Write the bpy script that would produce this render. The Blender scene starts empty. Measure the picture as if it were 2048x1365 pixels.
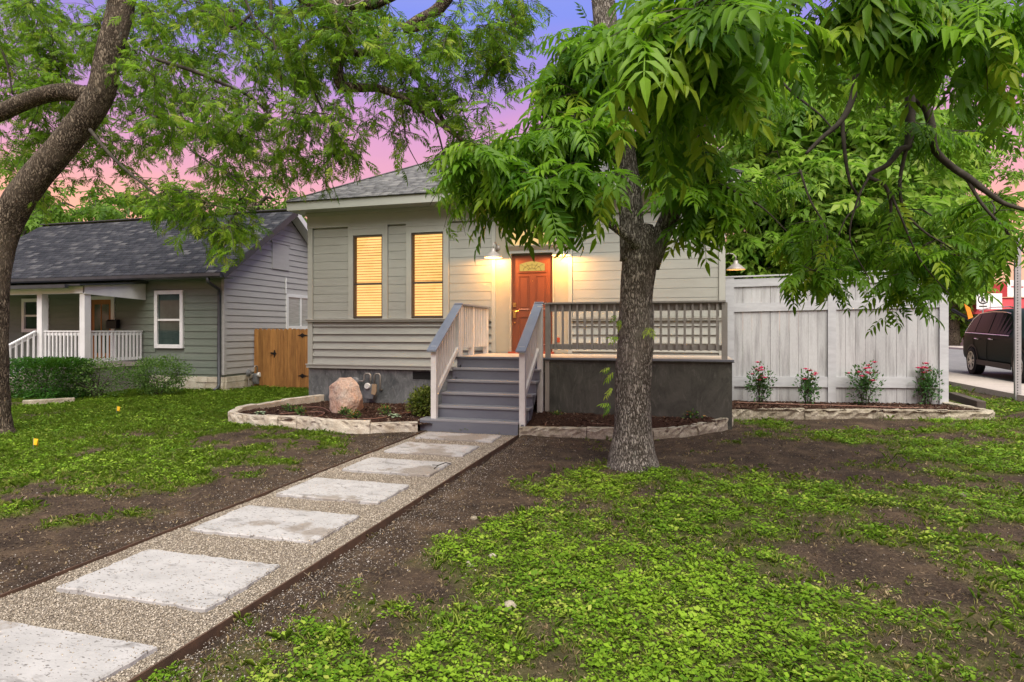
import bpy, math, random
import numpy as np
from mathutils import Vector, Matrix

random.seed(7); RNG = np.random.default_rng(11)
SC = bpy.context.scene
COL = SC.collection

# ------------------------------------------------------------------ camera
TH = math.radians(15.8); SN, CS = math.sin(TH), math.cos(TH)
FPX, CAMZ, HOR = 1216.0, 1.68, 660.0
cam_d = bpy.data.cameras.new('camera'); cam_d.sensor_width = 36; cam_d.lens = FPX*36/2048
cam_d.shift_y = -22.5/2048; cam_d.clip_end = 2000; cam_d.clip_start = 0.05
cam = bpy.data.objects.new('camera', cam_d); COL.objects.link(cam)
cam.location = (0, 0, CAMZ); cam.rotation_euler = (math.pi/2, 0, TH)
SC.camera = cam

# ------------------------------------------------------------------ sky (dusk) and soft sun
SUN_EL, SUN_AZ = math.radians(54), math.radians(158)      # azimuth clockwise from +Y
W = bpy.data.worlds.new('World'); SC.world = W; W.use_nodes = True
nt = W.node_tree; nt.nodes.clear()
def wn(t, **k):
    n = nt.nodes.new(t)
    for a, v in k.items(): setattr(n, a, v)
    return n
def lin(r, g, b):
    f = lambda c: (c/255/12.92) if c/255 <= .04045 else ((c/255+.055)/1.055)**2.4
    return (f(r), f(g), f(b), 1)
tc = wn('ShaderNodeTexCoord'); sep = wn('ShaderNodeSeparateXYZ'); nt.links.new(tc.outputs['Generated'], sep.inputs[0])
asn = wn('ShaderNodeMath', operation='ARCSINE'); nt.links.new(sep.outputs['Z'], asn.inputs[0])
cn = wn('ShaderNodeTexNoise'); cn.inputs['Scale'].default_value = 2.2; cn.inputs['Detail'].default_value = 5
cm = wn('ShaderNodeMapping'); cm.inputs['Scale'].default_value = (1, 1, 5); nt.links.new(tc.outputs['Generated'], cm.inputs[0]); nt.links.new(cm.outputs[0], cn.inputs['Vector'])
ma = wn('ShaderNodeMath', operation='MULTIPLY_ADD'); ma.inputs[1].default_value = .16; ma.inputs[2].default_value = -.08
nt.links.new(cn.outputs['Fac'], ma.inputs[0])
ad = wn('ShaderNodeMath', operation='ADD'); nt.links.new(asn.outputs[0], ad.inputs[0]); nt.links.new(ma.outputs[0], ad.inputs[1])
mr = wn('ShaderNodeMapRange'); mr.inputs['From Min'].default_value = 0; mr.inputs['From Max'].default_value = math.pi/2
nt.links.new(ad.outputs[0], mr.inputs['Value'])
rp = wn('ShaderNodeValToRGB'); cr = rp.color_ramp
stops = [(0, (255, 200, 165)), (.095, (248, 178, 155)), (.145, (228, 164, 180)), (.195, (204, 150, 196)), (.25, (160, 138, 210)), (.31, (126, 140, 224)), (.42, (160, 166, 205)), (.6, (190, 190, 202)), (1, (198, 198, 204))]
while len(cr.elements) < len(stops): cr.elements.new(.5)
for e, (p, c) in zip(cr.elements, stops): e.position = p; e.color = lin(*c)
nt.links.new(mr.outputs[0], rp.inputs[0])
bg = wn('ShaderNodeBackground'); bg.inputs['Strength'].default_value = .245
wo = wn('ShaderNodeOutputWorld'); nt.links.new(rp.outputs[0], bg.inputs['Color']); nt.links.new(bg.outputs[0], wo.inputs['Surface'])
sd = bpy.data.lights.new('sun', 'SUN'); sd.energy = 1.5; sd.angle = math.radians(58); sd.color = (1, .93, .80)
so = bpy.data.objects.new('sun', sd); COL.objects.link(so)
dv = Vector((math.sin(SUN_AZ)*math.cos(SUN_EL), math.cos(SUN_AZ)*math.cos(SUN_EL), math.sin(SUN_EL)))
so.rotation_euler = (-dv).to_track_quat('-Z', 'Y').to_euler(); so.location = dv*30
SC.view_settings.view_transform = 'Standard'; SC.view_settings.look = 'None'
SC.view_settings.exposure = 2.35; SC.view_settings.gamma = 1
SC.cycles.use_denoising = True
SC.cycles.max_bounces = 8; SC.cycles.transparent_max_bounces = 12

# ------------------------------------------------------------------ helpers
def atD(px, py, d):
    u = (px-1024)/FPX; return (d*(u*CS-SN), d*(u*SN+CS), CAMZ+d*(HOR-py)/FPX)
def atY(px, py, Y):
    u = (px-1024)/FPX; return atD(px, py, Y/(u*SN+CS))
def atX(px, py, X):
    u = (px-1024)/FPX; return atD(px, py, X/(u*CS-SN))
def atG(px, py, z=0.0):
    return atD(px, py, (CAMZ-z)*FPX/(py-HOR))
ORG = {}
def tag(o, label=None, cat=None, group=None, kind=None):
    for k, v in (('label', label), ('category', cat), ('group', group), ('kind', kind)):
        if v: o[k] = v
    return o
def thing(name, label, cat, loc=(0, 0, 0), group=None):
    o = bpy.data.objects.new(name, None); COL.objects.link(o); o.location = loc
    o.empty_display_size = .1; ORG[o.name] = Vector(loc)
    return tag(o, label, cat, group)
def put(name, me, mat, parent, origin, smooth=False):
    o = bpy.data.objects.new(name, me); COL.objects.link(o)
    if mat is not None and len(me.materials) == 0: me.materials.append(mat)
    origin = Vector(origin); ORG[o.name] = origin
    if parent is not None:
        o.parent = parent; o.location = origin-ORG[parent.name]
    else: o.location = origin
    return o
class MB:
    def __init__(s): s.v = []; s.f = []
    def add(s, vs, fs):
        n = len(s.v); s.v += [tuple(p) for p in vs]; s.f += [tuple(i+n for i in f) for f in fs]; return s
    def hexa(s, p):   # 8 points: bottom 4 ccw, top 4 ccw
        return s.add(p, [(3, 2, 1, 0), (4, 5, 6, 7), (0, 1, 5, 4), (1, 2, 6, 5), (2, 3, 7, 6), (3, 0, 4, 7)])
    def box(s, x0, x1, y0, y1, z0, z1):
        return s.hexa([(x0, y0, z0), (x1, y0, z0), (x1, y1, z0), (x0, y1, z0), (x0, y0, z1), (x1, y0, z1), (x1, y1, z1), (x0, y1, z1)])
    def bar(s, a, b, w, h, up=(0, 0, 1)):    # beam from a to b; w sideways, h along up
        a, b, up = Vector(a), Vector(b), Vector(up); d = (b-a).normalized(); sd_ = d.cross(up).normalized(); u = sd_.cross(d).normalized()
        q = lambda p, i, j: p+sd_*(w/2*i)+u*(h/2*j)
        return s.hexa([q(a, -1, -1), q(a, 1, -1), q(b, 1, -1), q(b, -1, -1), q(a, -1, 1), q(a, 1, 1), q(b, 1, 1), q(b, -1, 1)])
    def slant(s, x0, x1, ya, za0, za1, yb, zb0, zb1):   # plate in X with a sloping top/bottom along Y, vertical ends
        return s.hexa([(x0, ya, za0), (x1, ya, za0), (x1, yb, zb0), (x0, yb, zb0), (x0, ya, za1), (x1, ya, za1), (x1, yb, zb1), (x0, yb, zb1)])
    def prism(s, pts, ax, a, b):   # polygon in the other two axes, extruded along axis ax from a to b
        def mk(p, t):
            if ax == 0: return (t, p[0], p[1])
            if ax == 1: return (p[0], t, p[1])
            return (p[0], p[1], t)
        n = len(pts)
        return s.add([mk(p, a) for p in pts]+[mk(p, b) for p in pts],
                     [tuple(range(n)), tuple(range(2*n-1, n-1, -1))]+[(i, i+n, (i+1) % n+n, (i+1) % n) for i in range(n)])
    def tube(s, pts, rad, n=8, cap=True):
        pts = [Vector(p) for p in pts]; m = len(pts)
        if not hasattr(rad, '__len__'): rad = [rad]*m
        d0 = (pts[1]-pts[0]).normalized(); ref = Vector((0, 0, 1)) if abs(d0.z) < .9 else Vector((1, 0, 0))
        u = d0.cross(ref).normalized(); vs = []
        for i in range(m):
            d = (pts[min(i+1, m-1)]-pts[max(i-1, 0)]).normalized()
            u = (u-d*u.dot(d)).normalized(); w = d.cross(u)
            for k in range(n):
                a = 2*math.pi*k/n; vs.append(pts[i]+(u*math.cos(a)+w*math.sin(a))*rad[i])
        fs = [(i*n+k, i*n+(k+1) % n, (i+1)*n+(k+1) % n, (i+1)*n+k) for i in range(m-1) for k in range(n)]
        if cap: fs += [tuple(range(n-1, -1, -1)), tuple(range((m-1)*n, m*n))]
        return s.add(vs, fs)
    def lathe(s, prof, n, c, ax=(0, 0, 1)):
        ax = Vector(ax).normalized(); c = Vector(c); ref = Vector((0, 0, 1)) if abs(ax.z) < .9 else Vector((1, 0, 0))
        u = ax.cross(ref).normalized(); w = ax.cross(u); vs = []
        for r, h in prof:
            for k in range(n):
                a = 2*math.pi*k/n; vs.append(c+ax*h+(u*math.cos(a)+w*math.sin(a))*r)
        m = len(prof)
        return s.add(vs, [(i*n+k, (i+1)*n+k, (i+1)*n+(k+1) % n, i*n+(k+1) % n) for i in range(m-1) for k in range(n)])
    def build(s, name, mat, parent=None, origin=None, smooth=False, bevel=0):
        V = np.array(s.v, float)
        if origin is None:
            lo, hi = V.min(0), V.max(0); origin = ((lo[0]+hi[0])/2, (lo[1]+hi[1])/2, lo[2])
        me = bpy.data.meshes.new(name); me.from_pydata([tuple(p) for p in V-np.array(origin)], [], s.f)
        if smooth: me.polygons.foreach_set('use_smooth', [True]*len(me.polygons))
        me.update()
        o = put(name, me, mat, parent, origin)
        if bevel:
            b = o.modifiers.new('bevel', 'BEVEL'); b.width = bevel; b.segments = 2; b.limit_method = 'ANGLE'
        return o
def recalc(o):
    import bmesh
    bm = bmesh.new(); bm.from_mesh(o.data); bmesh.ops.recalc_face_normals(bm, faces=bm.faces); bm.to_mesh(o.data); bm.free(); return o
def again(o, dx, dy=0, dz=0, parent=None):
    c = o.copy(); COL.objects.link(c); c.location = o.location+Vector((dx, dy, dz)); ORG[c.name] = ORG[o.name]+Vector((dx, dy, dz))
    if parent is not None:
        c.parent = parent; c.location = ORG[c.name]-ORG[parent.name]
    return c
_unit = {}
def unit(kind):
    if kind in _unit: return _unit[kind]
    m = MB()
    if kind == 'box': m.box(-.5, .5, -.5, .5, 0, 1)
    if kind == 'lap':     # clapboard: the lower edge stands proud; front is -Y
        m.hexa([(-.5, -.5, 0), (.5, -.5, 0), (.5, .5, 0), (-.5, .5, 0), (-.5, .05, 1), (.5, .05, 1), (.5, .5, 1), (-.5, .5, 1)])
    if kind == 'lapx':    # the same, front is +X
        m.hexa([(-.5, -.5, 0), (.5, -.5, 0), (.5, .5, 0), (-.5, .5, 0), (-.5, -.5, 1), (-.05, -.5, 1), (-.05, .5, 1), (-.5, .5, 1)])
    if kind == 'round':   # rounded front edges (bevelled board)
        b = .06
        m.prism([(-.5, .5), (-.5, -.5+.25), (-.5, -.5), (.5, -.5), (.5, .5)], 2, 0, 1)
    me = bpy.data.meshes.new('unit_'+kind); me.from_pydata(m.v, [], m.f); me.materials.append(None); me.update(); _unit[kind] = me
    return me
def ubox(name, x0, x1, y0, y1, z0, z1, mat, parent, kind='box'):
    o = bpy.data.objects.new(name, unit(kind)); COL.objects.link(o)
    o.material_slots[0].link = 'OBJECT'; o.material_slots[0].material = mat
    org = Vector(((x0+x1)/2, (y0+y1)/2, z0)); ORG[o.name] = org
    o.scale = (abs(x1-x0), abs(y1-y0), z1-z0)
    if parent is not None: o.parent = parent; o.location = org-ORG[parent.name]
    else: o.location = org
    return o
# --- numpy instancing into one mesh
def rotmats(xdir, up):
    x = xdir/np.linalg.norm(xdir, axis=1, keepdims=True)
    y = np.cross(up, x); ln = np.linalg.norm(y, axis=1, keepdims=True); y = np.where(ln < 1e-4, np.array([[0, 1, 0]]), y/np.maximum(ln, 1e-6))
    z = np.cross(x, y)
    return np.stack([x, y, z], axis=2)
def yaws(n, tilt=.0):
    a = RNG.uniform(0, 2*np.pi, n); x = np.stack([np.cos(a), np.sin(a), RNG.normal(0, tilt, n)], 1)
    up = np.stack([RNG.normal(0, tilt, n), RNG.normal(0, tilt, n), np.ones(n)], 1)
    return rotmats(x, up)
def mesh_np(name, V, loops, counts, tint=None):
    me = bpy.data.meshes.new(name)
    me.vertices.add(len(V)); me.vertices.foreach_set('co', np.ascontiguousarray(V, np.float32).ravel())
    me.loops.add(len(loops)); me.loops.foreach_set('vertex_index', loops.astype(np.int32))
    me.polygons.add(len(counts)); st = np.concatenate([[0], np.cumsum(counts)[:-1]])
    me.polygons.foreach_set('loop_start', st.astype(np.int32))
    if tint is not None:
        a = me.attributes.new('tint', 'FLOAT', 'FACE'); a.data.foreach_set('value', tint.astype(np.float32))
    me.update(calc_edges=True); me.validate()
    return me
def scatter(name, templates, pos, R, scl, mat, parent=None, tint=None, which=None, kind='stuff', smooth=False):
    pos = np.asarray(pos, float); n = len(pos)
    scl = np.broadcast_to(np.asarray(scl, float).reshape(-1, 1) if np.ndim(scl) < 2 else scl, (n, 3))
    if which is None: which = RNG.integers(0, len(templates), n)
    if tint is None: tint = RNG.random(n)
    Vs, Ls, Cs, Ts, off = [], [], [], [], 0
    for t, (tv, tf) in enumerate(templates):
        idx = np.nonzero(which == t)[0]
        if len(idx) == 0: continue
        tv = np.asarray(tv, float); lp = np.array([i for f in tf for i in f]); ct = np.array([len(f) for f in tf])
        v = np.einsum('nij,nkj->nki', R[idx], tv[None]*scl[idx][:, None, :])+pos[idx][:, None, :]
        Vs.append(v.reshape(-1, 3)); k = len(tv)
        Ls.append((lp[None]+(np.arange(len(idx))*k)[:, None]+off).ravel()); Cs.append(np.tile(ct, len(idx)))
        Ts.append(np.repeat(tint[idx], len(ct))); off += len(idx)*k
    V = np.concatenate(Vs); org = Vector(V.mean(0)) if parent is None else ORG[parent.name]
    me = mesh_np(name, V-np.array(org), np.concatenate(Ls), np.concatenate(Cs), np.concatenate(Ts))
    if smooth: me.polygons.foreach_set('use_smooth', np.ones(len(me.polygons), bool))
    o = put(name, me, mat, parent, org)
    if kind: o['kind'] = kind
    return o
# --- value noise
_perm = RNG.random((256, 256))
def vnoise(x, y):
    xi, yi = np.floor(x).astype(int), np.floor(y).astype(int); fx, fy = x-xi, y-yi
    fx = fx*fx*(3-2*fx); fy = fy*fy*(3-2*fy); g = lambda a, b: _perm[a % 256, b % 256]
    return (g(xi, yi)*(1-fx)+g(xi+1, yi)*fx)*(1-fy)+(g(xi, yi+1)*(1-fx)+g(xi+1, yi+1)*fx)*fy
def fbm(x, y, o=4):
    r, a, t = 0, 1, 0
    for i in range(o): r = r+a*vnoise(x*2**i+17*i, y*2**i+31*i); t += a; a *= .5
    return r/t
def sstep(a, b, x): t = np.clip((x-a)/(b-a), 0, 1); return t*t*(3-2*t)
def inpoly(x, y, poly):
    r = np.zeros(np.shape(x), bool); n = len(poly)
    for i in range(n):
        (x1, y1), (x2, y2) = poly[i], poly[(i+1) % n]
        c = ((y1 > y) != (y2 > y)) & (x < (x2-x1)*(y-y1)/((y2-y1) if y2 != y1 else 1e-9)+x1); r ^= c
    return r

# ------------------------------------------------------------------ materials
def nodes(name):
    m = bpy.data.materials.new(name); m.use_nodes = True; t = m.node_tree; t.nodes.clear()
    out = t.nodes.new('ShaderNodeOutputMaterial'); return m, t, out
def N(t, ty, ins=None, **k):
    n = t.nodes.new(ty)
    for a, v in k.items(): setattr(n, a, v)
    for a, v in (ins or {}).items():
        if hasattr(v, 'node'): t.links.new(v, n.inputs[a])
        else: n.inputs[a].default_value = v
    return n
def c4(c): return (c[0], c[1], c[2], 1)
def vecpos(t, stretch=(1, 1, 1), coords='pos'):
    if coords == 'pos': g = N(t, 'ShaderNodeNewGeometry').outputs['Position']
    else: g = N(t, 'ShaderNodeTexCoord').outputs['Object']
    return N(t, 'ShaderNodeMapping', {'Vector': g, 'Scale': stretch}).outputs[0]
def noise(t, vec, scale, detail=5, rough=.6, dist=0):
    return N(t, 'ShaderNodeTexNoise', {'Vector': vec, 'Scale': scale, 'Detail': detail, 'Roughness': rough, 'Distortion': dist}).outputs['Fac']
def ramp(t, fac, stops):
    r = N(t, 'ShaderNodeValToRGB', {'Fac': fac}); e = r.color_ramp.elements
    while len(e) < len(stops): e.new(.5)
    for q, (p, c) in zip(e, stops): q.position = p; q.color = c4(c) if hasattr(c, '__len__') else (c, c, c, 1)
    return r.outputs[0]
def mixc(t, f, a, b, mode='MIX'):
    n = N(t, 'ShaderNodeMix', data_type='RGBA', blend_type=mode)
    for i, v in ((0, f), (6, a), (7, b)):
        if hasattr(v, 'node'): t.links.new(v, n.inputs[i])
        else: n.inputs[i].default_value = v if i == 0 else c4(v)
    return n.outputs[2]
def M(name, col, col2=None, scale=3, rough=.6, bump=0, bscale=60, stretch=(1, 1, 1), bstretch=None, coords='pos', spec=.35, objvar=0, metal=0, lo=.35, hi=.65, fine=0.0, bdist=.004, coat=0):
    m, t, out = nodes(name); vec = vecpos(t, stretch, coords)
    c = c4(col)
    if col2 is not None:
        c = mixc(t, ramp(t, noise(t, vec, scale), [(lo, 0), (hi, 1)]), col, col2)
    if fine:
        c = mixc(t, fine, c if hasattr(c, 'node') else col, ramp(t, noise(t, vec, scale*14, 3), [(.3, .25), (.7, .9)]), 'OVERLAY')
    if objvar:
        oi = N(t, 'ShaderNodeObjectInfo').outputs['Random']
        v = N(t, 'ShaderNodeMapRange', {'Value': oi, 'To Min': 1-objvar, 'To Max': 1+objvar}).outputs[0]
        h = N(t, 'ShaderNodeHueSaturation', {'Value': v}); 
        if hasattr(c, 'node'): t.links.new(c, h.inputs['Color'])
        else: h.inputs['Color'].default_value = c
        c = h.outputs[0]
    b = N(t, 'ShaderNodeBsdfPrincipled', {'Roughness': rough, 'Metallic': metal, 'Specular IOR Level': spec, 'Base Color': c, 'Coat Weight': coat})
    if bump:
        bv = vecpos(t, bstretch or stretch, coords)
        bp = N(t, 'ShaderNodeBump', {'Height': noise(t, bv, bscale, 4), 'Strength': bump, 'Distance': bdist}); t.links.new(bp.outputs[0], b.inputs['Normal'])
    t.links.new(b.outputs[0], out.inputs[0]); return m
def Mleaf(name, dark, light, trans=.35, rough=.42, brown=None):
    m, t, out = nodes(name)
    a = N(t, 'ShaderNodeAttribute', attribute_name='tint').outputs['Fac']
    oi = N(t, 'ShaderNodeObjectInfo').outputs['Random']
    f = N(t, 'ShaderNodeMath', {0: a, 1: oi}, operation='ADD'); f = N(t, 'ShaderNodeMath', {0: f.outputs[0]}, operation='FRACT').outputs[0]
    st = [(0, dark), (.8, light)]
    st.append((1, brown if brown else light))
    c = ramp(t, f, st)
    b = N(t, 'ShaderNodeBsdfPrincipled', {'Base Color': c, 'Roughness': rough, 'Specular IOR Level': .2})
    tr = N(t, 'ShaderNodeBsdfTranslucent', {'Color': mixc(t, .5, c, (.16, .36, .02))})
    mx = N(t, 'ShaderNodeMixShader', {0: trans, 1: b.outputs[0], 2: tr.outputs[0]}); t.links.new(mx.outputs[0], out.inputs[0]); return m
def Mtint(name, stops, rough=.85, spec=.2):
    m, t, out = nodes(name); a = N(t, 'ShaderNodeAttribute', attribute_name='tint').outputs['Fac']
    b = N(t, 'ShaderNodeBsdfPrincipled', {'Base Color': ramp(t, a, stops), 'Roughness': rough, 'Specular IOR Level': spec}); t.links.new(b.outputs[0], out.inputs[0]); return m
def Memit(name, col, strength, col2=None, scale=8):
    m, t, out = nodes(name); e = N(t, 'ShaderNodeEmission', {'Color': c4(col), 'Strength': strength})
    if col2: t.links.new(mixc(t, noise(t, vecpos(t), scale, 3), col, col2), e.inputs['Color'])
    t.links.new(e.outputs[0], out.inputs[0]); return m
def Mglass(name, tint=(1, 1, 1), refl=.12):
    m, t, out = nodes(name)
    fr = N(t, 'ShaderNodeFresnel', {'IOR': 1.45}).outputs[0]
    f = N(t, 'ShaderNodeMath', {0: fr, 1: refl}, operation='ADD').outputs[0]
    mx = N(t, 'ShaderNodeMixShader', {0: f, 1: N(t, 'ShaderNodeBsdfTransparent', {'Color': c4(tint)}).outputs[0], 2: N(t, 'ShaderNodeBsdfGlossy', {'Roughness': .03}).outputs[0]})
    t.links.new(mx.outputs[0], out.inputs[0]); return m
def Mbark(name, hi_c, lo_c, sc=16, bump=1.0):
    m, t, out = nodes(name); v0 = vecpos(t, (1, 1, .30)); nz = N(t, 'ShaderNodeTexNoise', {'Vector': v0, 'Scale': 16.0, 'Detail': 5})
    v = mixc(t, .09, v0, nz.outputs['Color'], 'LINEAR_LIGHT')
    vo = N(t, 'ShaderNodeTexVoronoi', {'Vector': v, 'Scale': sc}, feature='DISTANCE_TO_EDGE').outputs['Distance']
    n2 = noise(t, vecpos(t, (1, 1, .45)), sc*3.2, 6, .7)
    h = N(t, 'ShaderNodeMath', {0: ramp(t, vo, [(0, .0), (.34, 1)]), 1: n2}, operation='MULTIPLY').outputs[0]
    big = noise(t, vecpos(t), 1.6, 3)
    c = mixc(t, ramp(t, h, [(.08, 0), (.6, 1)]), lo_c, hi_c)
    c = mixc(t, ramp(t, big, [(.45, 0), (.7, .45)]), c, tuple(x*.55 for x in hi_c))
    c = mixc(t, ramp(t, noise(t, vecpos(t), 9, 4), [(.62, 0), (.75, .5)]), c, (.20, .21, .17))
    b = N(t, 'ShaderNodeBsdfPrincipled', {'Base Color': c, 'Roughness': .9, 'Specular IOR Level': .15})
    bp = N(t, 'ShaderNodeBump', {'Height': h, 'Strength': bump, 'Distance': .028}); t.links.new(bp.outputs[0], b.inputs['Normal'])
    t.links.new(b.outputs[0], out.inputs[0]); return m

MT = {}
MT['siding'] = M('siding_paint', (.33, .343, .318), (.30, .312, .288), 2.5, .55, .25, 90, (1, 1, 6), spec=.3, objvar=.03)
MT['trim'] = M('trim_paint', (.365, .378, .35), (.335, .347, .32), 2, .5, .08, 60)
MT['cream'] = M('cream_panel_paint', (.34, .32, .255), (.31, .29, .23), 2, .45)
def stucco(name, lo_c, hi_c, sc):
    m, t, out = nodes(name); v = vecpos(t, (1, 1, .75)); f1 = noise(t, v, sc, 7, .68, 1.6); f2 = noise(t, vecpos(t, (1, 1, .35)), sc*3.2, 6, .7, 2.2)
    c = mixc(t, ramp(t, f1, [(.36, 0), (.62, 1)]), lo_c, hi_c); c = mixc(t, ramp(t, f2, [(.54, 0), (.66, .55)]), c, tuple(x*1.5 for x in hi_c)); c = mixc(t, ramp(t, f2, [(.30, .5), (.44, 0)]), c, tuple(x*.6 for x in lo_c))
    b = N(t, 'ShaderNodeBsdfPrincipled', {'Base Color': c, 'Roughness': .8, 'Specular IOR Level': .25}); bp = N(t, 'ShaderNodeBump', {'Height': f2, 'Strength': .5, 'Distance': .012}); t.links.new(bp.outputs[0], b.inputs['Normal']); t.links.new(b.outputs[0], out.inputs[0]); return m
MT['found'] = stucco('trowelled_stucco', (.07, .078, .082), (.16, .168, .17), 2.4)
MT['skirt'] = stucco('dark_stucco', (.042, .044, .038), (.075, .076, .066), 1.7)
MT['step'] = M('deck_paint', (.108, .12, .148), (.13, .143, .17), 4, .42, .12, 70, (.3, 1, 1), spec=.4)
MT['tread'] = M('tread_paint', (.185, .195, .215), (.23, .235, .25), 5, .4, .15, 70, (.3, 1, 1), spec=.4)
MT['cap'] = M('rail_cap_paint', (.155, .185, .24), (.19, .22, .275), 4, .42, .1, 60, spec=.4)
MT['white'] = M('rail_white_paint', (.62, .615, .595), (.55, .545, .525), 5, .5, .1, 60)
MT['shadedrail'] = M('rail_shaded_tone', (.20, .195, .18), (.24, .23, .215), 5, .5, .1, 60)  # tree canopy's shade on the porch front rail is put into this grey
MT['deck'] = M('deck_boards', (.46, .40, .33), (.38, .33, .27), 4, .5, .2, 40, (.2, 1, 1), objvar=.06)
MT['woodraw'] = M('grey_raw_timber', (.30, .28, .25), (.22, .2, .18), 6, .8, .3, 50, (1, 1, .1))
MT['door'] = M('door_paint', (.155, .047, .022), (.13, .038, .018), 2, .38, .06, 40, (1, 1, .15), spec=.45)
MT['brass'] = M('brass', (.62, .42, .14), None, rough=.28, metal=1)
MT['came'] = M('lead_came', (.05, .045, .04), None, rough=.4, metal=.6)
MT['dark'] = M('dark_void', (.008, .008, .008), None, rough=.9)
MT['darkframe'] = M('bronze_window_frame', (.07, .055, .045), None, rough=.5)
MT['glass'] = Mglass('window_glass', (.97, .97, .97), .02)
MT['slat'] = Memit('lit_blind_slat', (1.0, .66, .24), .33, (.90, .42, .10), 2.4)
MT['slatback'] = Memit('lit_room', (1.0, .38, .08), .115)
MT['transom'] = Memit('lit_transom', (1.0, .60, .20), .20, (1, .72, .36), 4)
MT['doorlite'] = Memit('lit_door_glass', (1.0, .62, .16), .16, (.8, .55, .12), 25)
MT['bulb'] = Memit('bulb_glow', (1.0, .75, .42), 5)
MT['shade'] = M('lamp_shade_enamel', (.36, .34, .32), (.30, .28, .27), 9, .45, metal=.3)
MT['shingle'] = Mtint('grey_shingles', [(0, (.11, .112, .118)), (.6, (.15, .152, .158)), (1, (.20, .20, .202))], .9)
MT['shingle2'] = Mtint('charcoal_shingles', [(0, (.020, .023, .030)), (.75, (.042, .045, .054)), (1, (.085, .087, .094))], .88)
MT['roofbase'] = M('roof_felt', (.05, .05, .055), None, rough=.9)
MT['nfront'] = M('sage_siding_paint', (.125, .155, .125), (.145, .17, .142), 2, .6, .25, 90, (1, 1, 6), objvar=.04)
MT['ngable'] = M('grey_siding_paint', (.33, .33, .325), (.37, .37, .365), 2, .6, .25, 90, (1, 1, 6), objvar=.04)
MT['nwhite'] = M('house_white_paint', (.66, .67, .68), (.58, .59, .60), 3, .5, .08, 60)
MT['gutter'] = M('charcoal_gutter', (.028, .032, .036), (.04, .044, .05), 4, .4, spec=.5)
MT['tealglass'] = M('dark_room_glass', (.02, .035, .032), (.035, .055, .05), 3, .05, spec=.4)
MT['amberdoor'] = M('stained_wood_door', (.30, .12, .025), (.2, .075, .018), 5, .45, .2, 40, (1, 1, .1))
MT['limestone'] = M('limestone', (.50, .47, .40), (.36, .31, .24), 4.5, .85, .8, 26, spec=.2, objvar=.10, fine=.4, bdist=.015)
MT['limedirty'] = M('rough_limestone', (.40, .37, .30), (.20, .175, .13), 6, .9, 1, 30, spec=.15, objvar=.10, fine=.5, bdist=.02, lo=.3, hi=.62)
MT['slab'] = M('limestone_slab', (.50, .49, .475), (.40, .385, .36), 2.6, .8, .3, 60, spec=.2, fine=.22, objvar=.05)
MT['fence'] = M('white_stained_cedar', (.37, .38, .39), (.21, .21, .215), 2.3, .7, .4, 40, (6, 6, .5), (9, 9, .35), spec=.2, objvar=.13, fine=.2, lo=.45, hi=.78)
MT['fencetrim'] = M('white_fence_trim', (.41, .425, .445), (.34, .35, .37), 3, .65, .2, 40, (1, 4, 4))
MT['cedar'] = M('cedar_pickets', (.33, .165, .048), (.20, .090, .026), 4.5, .65, .35, 40, (5, 5, .5), objvar=.18, fine=.25)
MT['iron'] = M('black_iron', (.012, .012, .013), None, rough=.45, metal=.3)
MT['steeledge'] = M('rusty_steel_edging', (.055, .035, .024), (.095, .055, .035), 6, .75, .3, 50, spec=.3)
MT['meter'] = M('meter_grey', (.12, .13, .14), (.16, .165, .17), 9, .55)
MT['pipe'] = M('galvanised_pipe', (.30, .29, .27), (.22, .2, .17), 14, .5, metal=.4)
MT['metertan'] = M('meter_tan', (.35, .26, .17), (.28, .2, .12), 14, .6)
MT['dial'] = M('dial_white', (.6, .6, .58), None, rough=.3)
MT['hose'] = M('drip_tube', (.16, .075, .05), (.2, .10, .07), 9, .5)
MT['barkc'] = Mbark('ash_bark', (.52, .485, .425), (.045, .038, .03), 30)
MT['barkl'] = Mbark('brown_bark', (.32, .265, .20), (.022, .016, .011), 24)
MT['twig'] = M('twig_bark', (.028, .024, .018), (.055, .047, .036), 12, .9)
MT['deadwood'] = M('bare_grey_branch', (.34, .31, .28), (.25, .22, .19), 9, .85)
MT['leafL'] = Mleaf('feathery_leaf', (.05, .125, .008), (.22, .37, .025), .58, brown=(.34, .42, .05))
MT['leafC'] = Mleaf('broad_leaflet', (.035, .11, .006), (.15, .30, .015), .5, .40, brown=(.28, .38, .025))
MT['leafB'] = Mleaf('far_leaf', (.075, .17, .02), (.23, .38, .045), .5, brown=(.30, .40, .07))
MT['leafBL'] = Mleaf('far_dark_leaf', (.04, .10, .012), (.14, .25, .03), .5)
MT['hedge'] = Mleaf('hedge_leaf', (.012, .048, .008), (.045, .14, .018), .25)
MT['shrub'] = Mleaf('shrub_leaf', (.04, .095, .022), (.14, .24, .06), .35)
MT['podo'] = Mleaf('needle_leaf', (.05, .085, .012), (.20, .24, .05), .25)
MT['rose'] = Mleaf('rose_leaf', (.02, .06, .018), (.06, .14, .04), .25)
MT['petal'] = M('rose_petal', (.66, .04, .15), (.5, .025, .10), 30, .5)
MT['coral'] = M('coral_petal', (.60, .17, .09), (.5, .1, .07), 30, .5)
MT['whitepetal'] = M('white_petal', (.75, .75, .7), None, rough=.5)
MT['lamb'] = M('felted_leaf', (.30, .38, .26), (.22, .30, .18), 20, .8, .3, 90)
MT['bedleaf'] = Mleaf('bedding_leaf', (.03, .085, .02), (.10, .21, .04), .25, brown=(.30, .16, .05))
MT['weed'] = Mleaf('weed_leaf', (.07, .16, .008), (.23, .38, .025), .35, .5, brown=(.33, .38, .07))
MT['grass'] = Mleaf('grass_blade', (.09, .16, .014), (.25, .34, .045), .4, .5, brown=(.38, .31, .14))
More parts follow.
